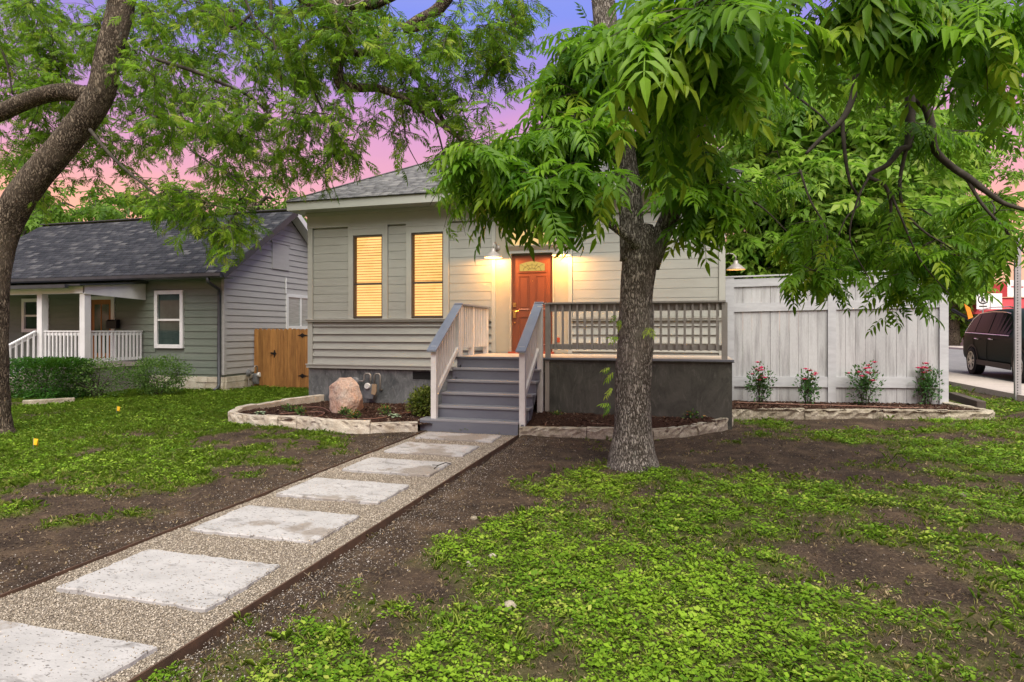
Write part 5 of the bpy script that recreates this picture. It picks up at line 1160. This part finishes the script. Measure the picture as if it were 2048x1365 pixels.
for rows in ([(460, 20, 9, .03), (470, 45, 9, .028), (450, 62, 9, .026), (470, 58, 9.0, .024), (500, 30, 9.1, .02)], [(300, 115, 9.3, .03), (380, 140, 9, .028), (440, 165, 9, .024), (500, 195, 8.9, .018), (545, 240, 8.8, .012), (560, 310, 8.8, .006)],
             [(540, -40, 8.8, .03), (545, 60, 8.7, .024), (560, 140, 8.7, .018), (565, 220, 8.7, .012), (556, 290, 8.7, .006)], [(180, 260, 9.6, .03), (230, 320, 9.4, .024), (300, 380, 9.2, .018), (370, 430, 9.0, .012), (430, 470, 8.9, .007)],
             [(800, 190, 8.5, .02), (808, 250, 8.5, .014), (815, 290, 8.5, .008), (845, 345, 8.5, .004)], [(480, -30, 8.9, .02), (520, 60, 8.9, .018), (600, 130, 8.8, .014), (660, 250, 8.7, .010), (720, 320, 8.7, .005)],
             [(0, 95, 9.4, .02), (15, 130, 9.4, .018), (25, 190, 9.4, .010)], [(960, -40, 8.6, .03), (1010, 0, 8.6, .02), (1035, 75, 8.5, .014), (1000, 120, 8.5, .010), (975, 140, 8.5, .005)],
             [(380, 300, 9, .016), (440, 340, 8.9, .012), (520, 400, 8.8, .006)], [(870, 245, 8.5, .016), (885, 300, 8.5, .012), (890, 350, 8.5, .008), (860, 410, 8.5, .004)]):
    LPl.append(limb('limb', rows, MT['twig'], tl, 7))
for rows in ([(655, -20, 8.2, .014), (680, 20, 8.2, .014), (700, 45, 8.2, .012), (735, 52, 8.2, .010), (760, 55, 8.2, .008), (788, 62, 8.2, .004)], [(683, 30, 8.2, .012), (695, 55, 8.2, .010), (720, 85, 8.2, .008), (750, 115, 8.2, .004)], [(668, 8, 8.2, .010), (700, 12, 8.2, .008), (740, -5, 8.2, .004)], [(718, 86, 8.2, .006), (745, 78, 8.2, .005), (778, 32, 8.2, .003)]):
    LPl.append(limb('dead_branch', rows, MT['deadwood'], tl, 6))
LP = np.concatenate(LPl)
blobs = [(90, 60, 160, 90, 10.4, 13, 44), (330, 60, 130, 90, 8.6, 12, 36), (90, 220, 140, 70, 10.4, 12.5, 20), (420, 200, 130, 100, 8, 11, 34), (540, 70, 120, 90, 7.8, 10.5, 28), (230, 300, 90, 50, 10.4, 12, 12), (40, 120, 100, 80, 10.3, 12, 16),
         (630, 170, 90, 85, 7.8, 10, 15), (420, 420, 80, 35, 8.6, 9.6, 10), (350, 390, 70, 35, 8.6, 10, 9), (550, 290, 100, 50, 8.2, 10, 12), (680, 280, 50, 30, 8, 9.5, 4), (740, 70, 80, 65, 7.6, 9.5, 12), (850, 80, 70, 65, 7.6, 9.2, 11), (950, 55, 60, 55, 7.6, 9.2, 8),
         (860, 200, 70, 35, 8, 9.2, 6), (990, 140, 35, 45, 8, 9, 5), (950, 215, 40, 22, 8, 9, 3), (930, 300, 50, 40, 8, 9.3, 9), (955, 355, 50, 35, 7.8, 9.2, 9), (905, 385, 25, 20, 8, 9, 3), (650, 30, 110, 50, 7.8, 9.5, 12), (1040, 10, 40, 40, 8, 9.4, 4), (470, 470, 30, 18, 8.6, 9.4, 4), (60, 380, 50, 30, 10.4, 11.5, 4),
         (150, 120, 200, 120, 10.6, 13.5, 34), (400, 110, 180, 110, 10, 13, 26), (250, 230, 180, 80, 10.4, 13, 16), (560, 200, 120, 100, 9.5, 12, 12), (30, 20, 60, 30, 8.4, 9.2, 4), (700, 120, 120, 100, 8, 10.5, 16), (880, 110, 110, 90, 8, 10, 14), (820, 250, 90, 40, 8.2, 9.6, 6), (640, 290, 90, 60, 8.4, 10, 8), (1010, 60, 60, 60, 8, 9.5, 6), (480, 330, 120, 60, 9, 12, 12), (120, 320, 120, 60, 10.4, 12.5, 10), (300, 180, 200, 120, 11, 14, 24), (80, 180, 90, 70, 10.6, 13, 14)]
grow(tl, LP, blobs, LEAF_FINE, MT['leafL'], MT['twig'], .175, 5, 5, 31, 260, hang=.8, spread=.5, tw_n=4, upj=1.0, zs=.85)

# ------------------------------------------------------------------ trees farther off
def far_tree(name, label, px, d, trunk, blobs, mat, seed, llen=.55, per=5, sub=4, bark='barkl', rad=.2, z0=-.1):
    b = Vector(atD(px, 700, d)); th = thing(name, label, 'tree', (b.x, b.y, z0))
    py0 = HOR+(CAMZ-z0)*FPX/d
    rows = [(px, py0, d, rad)]+[(a, c, d, r) for a, c, r in trunk]
    LP = [limb('trunk', rows, MT[bark], th, 12, 4, .12, seed)]
    top = rows[-1]; r = random.Random(seed)
    for cx, cy, rx, ry, d0, d1, n in blobs:
        LP.append(limb('limb', [(top[0], top[1]+r.uniform(0, 60), d, top[3]*.7), ((top[0]+cx)/2, (top[1]+cy)/2-10, (d+(d0+d1)/2)/2, top[3]*.45), (cx, cy, (d0+d1)/2, .02)], MT['twig'], th, 6, 3))
    grow(th, np.concatenate(LP), blobs, LEAF_FAR, mat, MT['twig'], llen, per, sub, seed, 0, twig_r=.016, spread=1.0, hang=.4, tw_n=3)
far_tree('tree', 'tall bright green tree rising just behind the white fence', 1765, 17.5, [(1765, 500, .30), (1760, 380, .22), (1750, 260, .15)], [(1560, 420, 110, 120, 15, 19, 42), (1700, 440, 120, 110, 15, 19, 44), (1620, 250, 140, 110, 15, 20, 42), (1780, 280, 120, 120, 15, 20, 42), (1830, 450, 90, 90, 14.5, 18, 30), (1500, 300, 70, 150, 16, 20, 26), (1500, 520, 60, 50, 15, 17, 14), (1700, 140, 180, 80, 16, 20, 30)], MT['leafB'], 41, .6)
far_tree('tree', 'shaded green tree deep behind the fence, hidden by the bright one', 1545, 26, [(1545, 480, .3), (1550, 330, .2)], [(1545, 380, 90, 110, 24, 28, 20), (1480, 300, 70, 110, 24, 28, 14), (1640, 330, 90, 120, 24, 30, 20), (1760, 320, 90, 150, 24, 30, 20)], MT['leafB'], 47, .8)
far_tree('tree', 'light green tree by the street behind the fence end', 1905, 43, [(1905, 580, .40), (1903, 430, .30)], [(1900, 420, 80, 110, 40, 47, 40), (1960, 330, 90, 100, 40, 47, 26), (1880, 300, 70, 90, 40, 47, 22), (1925, 560, 60, 40, 40, 46, 22), (1910, 630, 50, 25, 42, 46, 10)], MT['leafB'], 42, .9, rad=.45, z0=.3)
far_tree('tree', 'dark stemmed tree across the side street near the shop', 1932, 46, [(1930, 600, .35), (1935, 520, .28)], [(1940, 500, 50, 60, 43, 48, 26), (1900, 600, 40, 50, 44, 49, 18), (1975, 480, 50, 60, 43, 50, 20), (1920, 640, 40, 22, 44, 49, 12)], MT['leafBL'], 43, .9, rad=.4, z0=.3)
far_tree('tree', 'dusky green tree behind the cottage roof, near its gable peak', 500, 26, [(500, 480, .28), (505, 400, .16)], [(470, 410, 80, 35, 24, 29, 8), (560, 410, 60, 35, 24, 28, 7), (610, 470, 30, 50, 24, 28, 3), (520, 350, 60, 35, 24, 28, 3)], MT['leafBL'], 44, .5)
far_tree('tree', 'dusky green tree far behind the cottage, past its ridge middle', 300, 27, [(300, 480, .28), (300, 400, .16)], [(290, 415, 90, 30, 25, 30, 9), (370, 390, 70, 40, 25, 30, 6), (220, 405, 70, 35, 25, 30, 6)], MT['leafBL'], 45, .5)
far_tree('tree', 'dusky green tree behind the far end of the cottage', 90, 25, [(90, 480, .28), (95, 420, .16)], [(60, 440, 60, 40, 23, 28, 10), (150, 415, 70, 40, 23, 28, 8), (35, 490, 40, 40, 22, 25, 8), (60, 330, 90, 50, 24, 28, 6)], MT['leafBL'], 46, .5)

n = 3200; an = np.concatenate([RNG.uniform(2.75, 3.5, n//2), RNG.uniform(-.1, .72, n//2)]); rr_ = RNG.uniform(62, 85, n); x, y = np.cos(an)*rr_, np.sin(an)*rr_
zt_ = RNG.random(n)**.8*(5+6*fbm(an*9, an*0+3, 3))
scatter('distant_wood', LEAF_FAR, np.stack([x, y, zt_], 1), rotmats(RNG.normal(size=(n, 3)), RNG.normal(0, .6, (n, 3))+np.array([[0, 0, 1.]])), RNG.uniform(2.0, 4.0, n), MT['leafBL'])

# ------------------------------------------------------------------ shrubs, roses, bedding
def sprig(w, l): return ([(0, 0, 0), (l*.45, -w, .06*l), (l, 0, 0), (l*.45, w, .06*l)], [(0, 1, 2), (0, 2, 3)])
SPRIG = [sprig(.28, 1), sprig(.36, 1), sprig(.22, 1)]
def bush(name, label, c, rad, n, size, mat, seed, stems=8, stem_r=.008, cat='shrub', boxy=False, group=None, shell=.55, flowers=None):
    r = np.random.default_rng(seed); th = thing(name, label, cat, c, group); c = np.array(c); rad = np.array(rad)
    if boxy:
        P = r.uniform(-1, 1, (n, 3)); k = r.integers(0, 3, n); P[np.arange(n), k] = np.sign(P[np.arange(n), k]+1e-6)*r.uniform(.6, 1.05, n)
        P = P*(1+.10*(vnoise(P[:, 0]*4+5, P[:, 2]*4+P[:, 1]*3)[:, None]-.5))
    else:
        D = r.normal(size=(n, 3)); D /= np.linalg.norm(D, axis=1, keepdims=True); P = D*(shell+(1-shell)*r.random(n)[:, None])
        P = P*(.75+.5*vnoise(D[:, 0]*2.2+seed, D[:, 2]*2.2+D[:, 1]*1.7)[:, None])
    Q = P*rad+c+np.array([0, 0, rad[2]*1.02]); m = MB(); st_ = []
    for i in range(stems):
        a = r.uniform(0, 2*np.pi); e = np.array([math.cos(a)*rad[0]*.65, math.sin(a)*rad[1]*.65, rad[2]*r.uniform(.9, 1.5)])
        p0 = c+np.array([math.cos(a)*.04, math.sin(a)*.04, -.02]); pts = [p0, p0+e*np.array([.25, .25, .5]), p0+e]; m.tube(pts, [stem_r*1.4, stem_r, stem_r*.4], 5)
        for k in range(3): j = r.integers(0, n); m.tube([pts[1+k % 2], (np.array(pts[1+k % 2])+Q[j])/2+np.array([0, 0, .02]), Q[j]], [stem_r*.6, stem_r*.45, stem_r*.3], 4)
    m.build('stems', MT['twig'], th)
    out = P*rad; out[:, 2] += .25*rad[2]; R = rotmats(out+r.normal(0, .5*rad.mean(), (n, 3)), np.tile([[0, 0, 1.]], (n, 1))+r.normal(0, .5, (n, 3)))
    scatter('foliage', SPRIG, Q, R, r.uniform(.7, 1.3, n)*size, mat, th)
    if flowers:
        fm, nf, fs = flowers
        top = np.argsort(-(P[:, 2]+r.normal(0, .25, n)))[:nf*6:6]
        for i in top:
            q = Q[i]+np.array([0, -.01, .01]); f_ = MB()
            for k in range(6):
                a = k*math.pi/3; f_.add([q, q+np.array([math.cos(a-.45)*fs*.8, math.sin(a-.45)*fs*.8, fs*.35]), q+np.array([math.cos(a)*fs, math.sin(a)*fs, fs*.25]), q+np.array([math.cos(a+.45)*fs*.8, math.sin(a+.45)*fs*.8, fs*.35])], [(0, 1, 2, 3)])
            f_.lathe([(0, fs*.5), (fs*.4, fs*.4), (fs*.3, 0)], 6, q).build('flower', fm, th)
    return th
hb = atG(75, 803); bush('hedge', 'clipped dark green hedge in front of the white porch rail', (hb[0]-.35, hb[1]+.55, 0), (.85, .5, .47), 15000, .055, MT['hedge'], 1, 10, .012, boxy=True, cat='hedge')
MB_ = atG(185, 797); bush('shrub', 'loose twiggy shrub dotted with tiny white flowers, beside the hedge', (MB_[0]+.1, MB_[1]+.05, 0), (.95, .6, .50), 2600, .05, MT['shrub'], 2, 16, .009, flowers=(MT['whitepetal'], 26, .014))
MB_ = atG(310, 793); bush('shrub', 'rounded loose green shrub between the porch and the stone base', (MB_[0], MB_[1]+.1, 0), (.85, .6, .50), 5600, .05, MT['shrub'], 3, 12, .010)
pd = atG(838, 832, .1); bush('shrub', 'small needle leaved shrub tucked against the front steps', (pd[0], pd[1]+.1, .06), (.26, .24, .26), 1900, .055, MT['podo'], 5, 7, .008, shell=.3)
bush('shrub', 'slender yellow green shoot rising above the needle leaved shrub', (pd[0]+.12, pd[1]+.12, .28), (.12, .12, .19), 600, .05, MT['podo'], 6, 3, .006, shell=.2)
ROSE = [(1520, 806, .30, .34, 8, 'red rose bush nearest the dark porch wall', 11), (1616, 808, .24, .31, 3, 'thin rose bush with few blooms, second from the porch wall', 12), (1730, 810, .34, .36, 9, 'fullest rose bush with many red blooms, beside the middle fence post', 13), (1856, 812, .30, .36, 5, 'tall leggy rose bush at the street end of the fence bed', 14)]
for px_, py_, rw, rh, nf, lb, sd_ in ROSE:
    p = atG(px_, py_, .29); bush('rose_bush', lb, (p[0], p[1], .27), (rw*.85, rw*.75, rh*1.08), 640, .058, MT['rose'], sd_, 9, .006, 'rose bush', group='rose bushes along the fence', shell=.12, flowers=(MT['petal'], nf+3, .060))
def lamb(px_, py_, z, lab, sd_, s=1.0):
    r = random.Random(sd_); p = Vector(atG(px_, py_, z)); th = thing('lambs_ear_plant', lab, 'plant', p, 'felted plants in the beds')
    for k in range(13):
        a = k*2.4+r.uniform(-.3, .3); ln = r.uniform(.11, .16)*s; el = .25+.75*(k/13); d = Vector((math.cos(a)*math.cos(el), math.sin(a)*math.cos(el), math.sin(el)))
        v, f_ = leaflet(p+Vector((0, 0, .01)), d, Vector((0, 0, 1)), ln, ln*.5, True, .15, .45); recalc(MB().add(v, f_).build('leaf', MT['lamb'], th, smooth=True))
lamb(520, 829, .12, 'silver leaved plant at the far end of the boulder bed', 1); lamb(788, 835, .12, 'silver leaved plant in the boulder bed beside the steps', 2, 1.15)
lamb(1152, 841, .14, 'silver leaved plant below the porch wall between steps and tree', 3, 1.15); lamb(1313, 845, .14, 'silver leaved plant peeping out beside the tree trunk', 4, .9)
lamb(690, 818, .1, 'small silver plant at the base of the boulder', 6, .6)
def bedding(px_, py_, z, lab, sd_, fl=5, s=1.0, mat=None):
    p = atG(px_, py_, z); bush('bedding_plant', lab, (p[0], p[1], z-.02), (.13*s, .11*s, .085*s), 150, .045*s, MT['bedleaf'], sd_, 5, .004, 'plant', group='flowering bedding plants', shell=.2, flowers=(mat or MT['coral'], fl, .018) if fl else None)
bedding(577, 822, .11, 'low leafy bedding plant behind the silver plant in boulder bed', 31, 1); bedding(600, 829, .12, 'green bedding plant inside the hose loop', 32, 0)
bedding(688, 830, .11, 'leafy bedding plant in front of the boulder', 33, 1); bedding(708, 838, .12, 'coral tipped bedding plant in front of the boulder', 34, 6)
bedding(770, 828, .11, 'coral flowered bedding plant behind the silver plant by the steps', 35, 6); bedding(1116, 838, .14, 'dark green bedding plant beside the white porch post', 36, 0, .9)
bedding(1386, 843, .15, 'pink flowered bedding plant below the porch wall end', 37, 9, 1.3)
# drip tubing
def hose(pts, lab):
    o = MB().tube(smooth_path(pts, 6), .010, 6).build('drip_hose', MT['hose'], smooth=True); tag(o, lab, 'hose')
hl = lambda px_, py_, z=.13: tuple(Vector(atG(px_, py_, z)))
hose([hl(505, 833), hl(560, 834), hl(620, 836), hl(648, 828), hl(640, 824), hl(610, 825), hl(560, 828)], 'brown drip hose looping in the boulder bed')
hose([hl(600, 815, .10), hl(640, 815, .1), hl(660, 824, .11)], 'short brown drip hose ending at the boulder')
hose([hl(635, 840), hl(690, 838), hl(730, 838), hl(765, 836), hl(800, 828, .12), hl(850, 822, .1)], 'brown drip hose running past the boulder to the steps')
hose([hl(1090, 850, .15), hl(1105, 838, .15), hl(1170, 846, .15), hl(1230, 850, .15), hl(1330, 850, .15), hl(1400, 850, .15), hl(1412, 840, .17), hl(1425, 838, .16)], 'red brown drip hose below the dark porch wall')
hose([hl(1470, 805, .30), hl(1560, 808, .30), hl(1700, 812, .30), hl(1820, 816, .31), hl(1890, 815, .31)], 'drip hose laid along the foot of the rose bushes')

# boulder
bo = Vector(atG(692, 830, .08)); r = np.random.default_rng(12); import bmesh
bm = bmesh.new()
for q in [(-.34, -.05, .52), (-.12, -.02, .70), (.08, .05, .70), (.30, -.02, .55), (.345, .02, .33), (.22, -.10, -.02), (-.10, -.22, -.05), (-.27, -.12, .10), (-.27, -.16, .32), (.06, -.24, .50), (.14, -.30, .10), (-.05, -.20, .62), (0, .28, .5), (-.22, .22, .1), (.25, .22, .1), (.1, .3, .0), (-.02, -.27, .28)]: bm.verts.new(q)
bmesh.ops.convex_hull(bm, input=bm.verts[:]); loose = [v for v in bm.verts if not v.link_faces]; bmesh.ops.delete(bm, geom=loose, context='VERTS')
bmesh.ops.triangulate(bm, faces=bm.faces[:]); bmesh.ops.subdivide_edges(bm, edges=bm.edges[:], cuts=7, use_grid_fill=True); bm.normal_update()
for v in bm.verts:
    c = v.co; k_ = float(fbm(np.array(c.x*5+c.y*3+9), np.array(c.z*5+c.y*4), 4))-.5; v.co = c+v.normal*k_*.07
me = bpy.data.meshes.new('boulder'); bm.to_mesh(me); bm.free()
bmat = M('boulder_stone', (.42, .36, .31), (.50, .29, .19), 2.2, .85, .9, 16, spec=.2, fine=.45, bdist=.03)
tag(put('boulder', me, bmat, None, (bo.x-.16, bo.y+.25, .06)), 'large pinkish tan boulder standing in the mulch bed', 'boulder')

# utility flags, twigs, stones
for px_, py_, lab in ((66, 893, 'yellow marker flag in the lawn nearest the leaning tree'), (233, 822, 'yellow marker flag in bright grass near the twiggy shrub')):
    p = Vector(atG(px_, py_+7)); th = thing('marker_flag', lab, 'flag', p, 'yellow marker flags')
    MB().tube([p+Vector((0, 0, -.05)), p+Vector((.01, 0, .17))], .003, 5).build('wire', MT['galv'], th)
    MB().add([p+Vector((.008, 0, .07)), p+Vector((.10, -.03, .05)), p+Vector((.11, -.02, .13)), p+Vector((.01, 0, .16)), p+Vector((.06, .03, .06)), p+Vector((.065, .025, .15))], [(0, 4, 5, 3), (4, 1, 2, 5)]).build('cloth', MT['flag'], th)
tp = Vector(atG(868, 938, .03)); tag(MB().tube([tp, tp+Vector((.03, .06, .03)), tp+Vector((.09, .14, .05)), tp+Vector((.12, .22, .02))], .006, 5).tube([tp+Vector((.03, .06, .03)), tp+Vector((-.08, .14, .01))], .005, 5).build('twig', MT['twig']), 'forked dark twig lying on a pinkish grey slab', 'twig')
for (px_, py_, s, lab) in ((1020, 1216, .045, 'rounded tan stone among weeds, largest loose stone in lawn'), (938, 1128, .04, 'flat whitish stone lying among the weeds'), (985, 1112, .03, 'small tan stone beside the weeds near the soil strip'), (948, 1038, .035, 'brownish stone half sunk in the soil strip'), (1925, 1000, .05, 'pale stone in the weeds toward the street')):
    p = Vector(atG(px_, py_)); rr = np.random.default_rng(px_); bm = bmesh.new(); bmesh.ops.create_icosphere(bm, subdivisions=2, radius=s)
    for v in bm.verts: v.co *= 1+rr.normal(0, .09); v.co.z *= .6
    me = bpy.data.meshes.new('stone'); bm.to_mesh(me); bm.free(); me.polygons.foreach_set('use_smooth', [True]*len(me.polygons))
    tag(put('stone', me, MT['limedirty'], None, (p.x, p.y, float(gz(p.x, p.y))+s*.25)), lab, 'stone', 'loose stones in the lawn')
a_ = atG(45, 812); b_ = atG(150, 806)
tag(MB().bar((a_[0], a_[1], .05), (b_[0], b_[1], .05), .14, .14).build('kerb_stone', MT['limedirty'], bevel=.02), 'low grey stone kerb at the foot of the hedge', 'kerb')

# ------------------------------------------------------------------ weeds and grass
def weed_t(seed, n):
    r = random.Random(seed); V, F = [], []
    for k in range(n):
        a = k*2.4+r.uniform(-.4, .4); el = r.uniform(.15, .9); st_ = Vector((math.cos(a), math.sin(a), 0))*r.uniform(.05, .55)+Vector((0, 0, r.uniform(.15, .75)))
        d = Vector((math.cos(a)*math.cos(el*.5), math.sin(a)*math.cos(el*.5), math.sin(el*.5)-.1)); s = Vector((-math.sin(a), math.cos(a), r.uniform(-.3, .3))); ln = r.uniform(.38, .62); w = ln*.36
        b = len(V); V += [st_, st_+d*ln*.45+s*w+Vector((0, 0, .04)), st_+d*ln, st_+d*ln*.45-s*w+Vector((0, 0, .04))]; F += [(b, b+2, b+1), (b, b+3, b+2)]
    return ([tuple(v) for v in V], F)
WEED = [weed_t(s, 7) for s in range(7)]
def blade_t(seed, n=4):
    r = random.Random(seed); V, F = [], []
    for k in range(n):
        a = r.uniform(0, 6.28); o = Vector((r.uniform(-.3, .3), r.uniform(-.3, .3), 0)); d = Vector((math.cos(a), math.sin(a), 0)); s = Vector((-d.y, d.x, 0))*r.uniform(.03, .06); h = r.uniform(.5, 1.15); ln = r.uniform(.15, 1.0)
        m_ = o+d*ln*.4+Vector((0, 0, h*.6)); b = len(V); V += [o, m_-s, o+d*ln+Vector((0, 0, h*(1-.45*ln))), m_+s]; F += [(b, b+1, b+2), (b, b+2, b+3)]
    return ([tuple(v) for v in V], F)
BLADE = [blade_t(s) for s in range(5)]
def candidates(n, x0, x1, y0, y1, pw):
    y = y0+(y1-y0)*RNG.random(n)**pw; x = RNG.uniform(x0, x1, n)
    d = -x*SN+y*CS; u = 1024+FPX*(x*CS+y*SN)/np.maximum(d, .1); k = (d > 1.5) & (u > -150) & (u < 2200)
    k &= ~((x > PX0-.02) & (x < PX1+.03) & (y < PYE)); k &= ~inpoly(x, y, POLY_L) & ~inpoly(x, y, POLY_R) & ~inpoly(x, y, POLY_F) & (x < 5.97)
    k &= ~((x > -8.5) & (x < .8) & (y > 12.2)) & ~((x < -12.0) & (y > 13.8)) & ~((x < -14.7) & (y > 11.9)) & ~((x > .8) & (x < 4.7) & (y > 11.6))
    return x[k], y[k]
x, y = candidates(170000, -14, 6, 1.9, 16, 1.5); c = cover(x, y)
k = (RNG.random(len(x)) < sstep(.52, .85, c+.9*(fbm(x*5.5, y*5.5, 3)-.5))*np.where(x < PX0, .45, 1)); xw, yw, cw = x[k], y[k], c[k]; xw, yw, cw = xw[:40000], yw[:40000], cw[:40000]; n = len(xw)
tw_ = np.clip(fbm(xw*1.1+40, yw*1.1, 3)*1.3-.15+RNG.normal(0, .22, n), 0, .99)
scatter('weed_cover', WEED, np.stack([xw, yw, gz(xw, yw)-.004], 1), yaws(n, .15), np.clip(RNG.lognormal(-3.5, .32, n), .014, .058)*(1+.35*sstep(.6, 1, cw))*(.9+.035*yw), MT['weed'], tint=tw_)
x, y = candidates(220000, -16, 6, 1.9, 18, 1.35); c = cover(x, y)
k = RNG.random(len(x)) < np.where(x < PX0, sstep(.28, .7, c), .42*sstep(.25, .65, c)); xg, yg = x[k][:85000], y[k][:85000]; n = len(xg)
scatter('grass', BLADE, np.stack([xg, yg, gz(xg, yg)-.004], 1), yaws(n, .15), np.clip(RNG.lognormal(-3.3, .4, n), .015, .10)*(.9+.03*yg), MT['grass'], tint=np.clip(np.where((xg < PX0) & (yg > 5.5), .45+.45*RNG.random(n), RNG.random(n)*.95), 0, .99))
x, y = candidates(60000, -10, 6, 1.9, 11.5, 1.4); c = cover(x, y)
k = RNG.random(len(x)) < sstep(.2, .4, c)*sstep(.85, .5, c)*.6+.06; xg, yg = x[k][:22000], y[k][:22000]; n = len(xg)
scatter('dry_grass', BLADE, np.stack([xg, yg, gz(xg, yg)-.012], 1), yaws(n, .7), RNG.uniform(.02, .05, n), MT['straw'])
x, y = candidates(60000, -10, 5.5, 1.9, 11.5, 1.4); n = len(x)
scatter('leaf_litter', CHIP, np.stack([x, y, gz(x, y)+.004], 1), yaws(n, .4), RNG.uniform(.006, .016, n), Mtint('leaf_litter', [(0, (.03, .02, .014)), (.6, (.09, .06, .035)), (1, (.26, .2, .13))]))

n = 420; x, y = candidates(n*3, -8, 5, 2.2, 10, 1.3); n = len(x)
STICK = [([(-1, -.012, 0), (-1, .012, 0), (.2, .014, .05), (.2, -.014, .05), (1, .1, .02), (1, .085, .03)], [(0, 1, 2, 3), (3, 2, 4, 5)]), ([(-1, -.01, 0), (-1, .01, 0), (1, .01, .04), (1, -.01, .04)], [(0, 1, 2, 3)])]
scatter('fallen_twigs', STICK, np.stack([x, y, gz(x, y)+.012], 1), yaws(n, .12), RNG.uniform(.03, .13, n), Mtint('fallen_twig', [(0, (.03, .022, .016)), (.7, (.12, .09, .06)), (1, (.32, .27, .21))]))
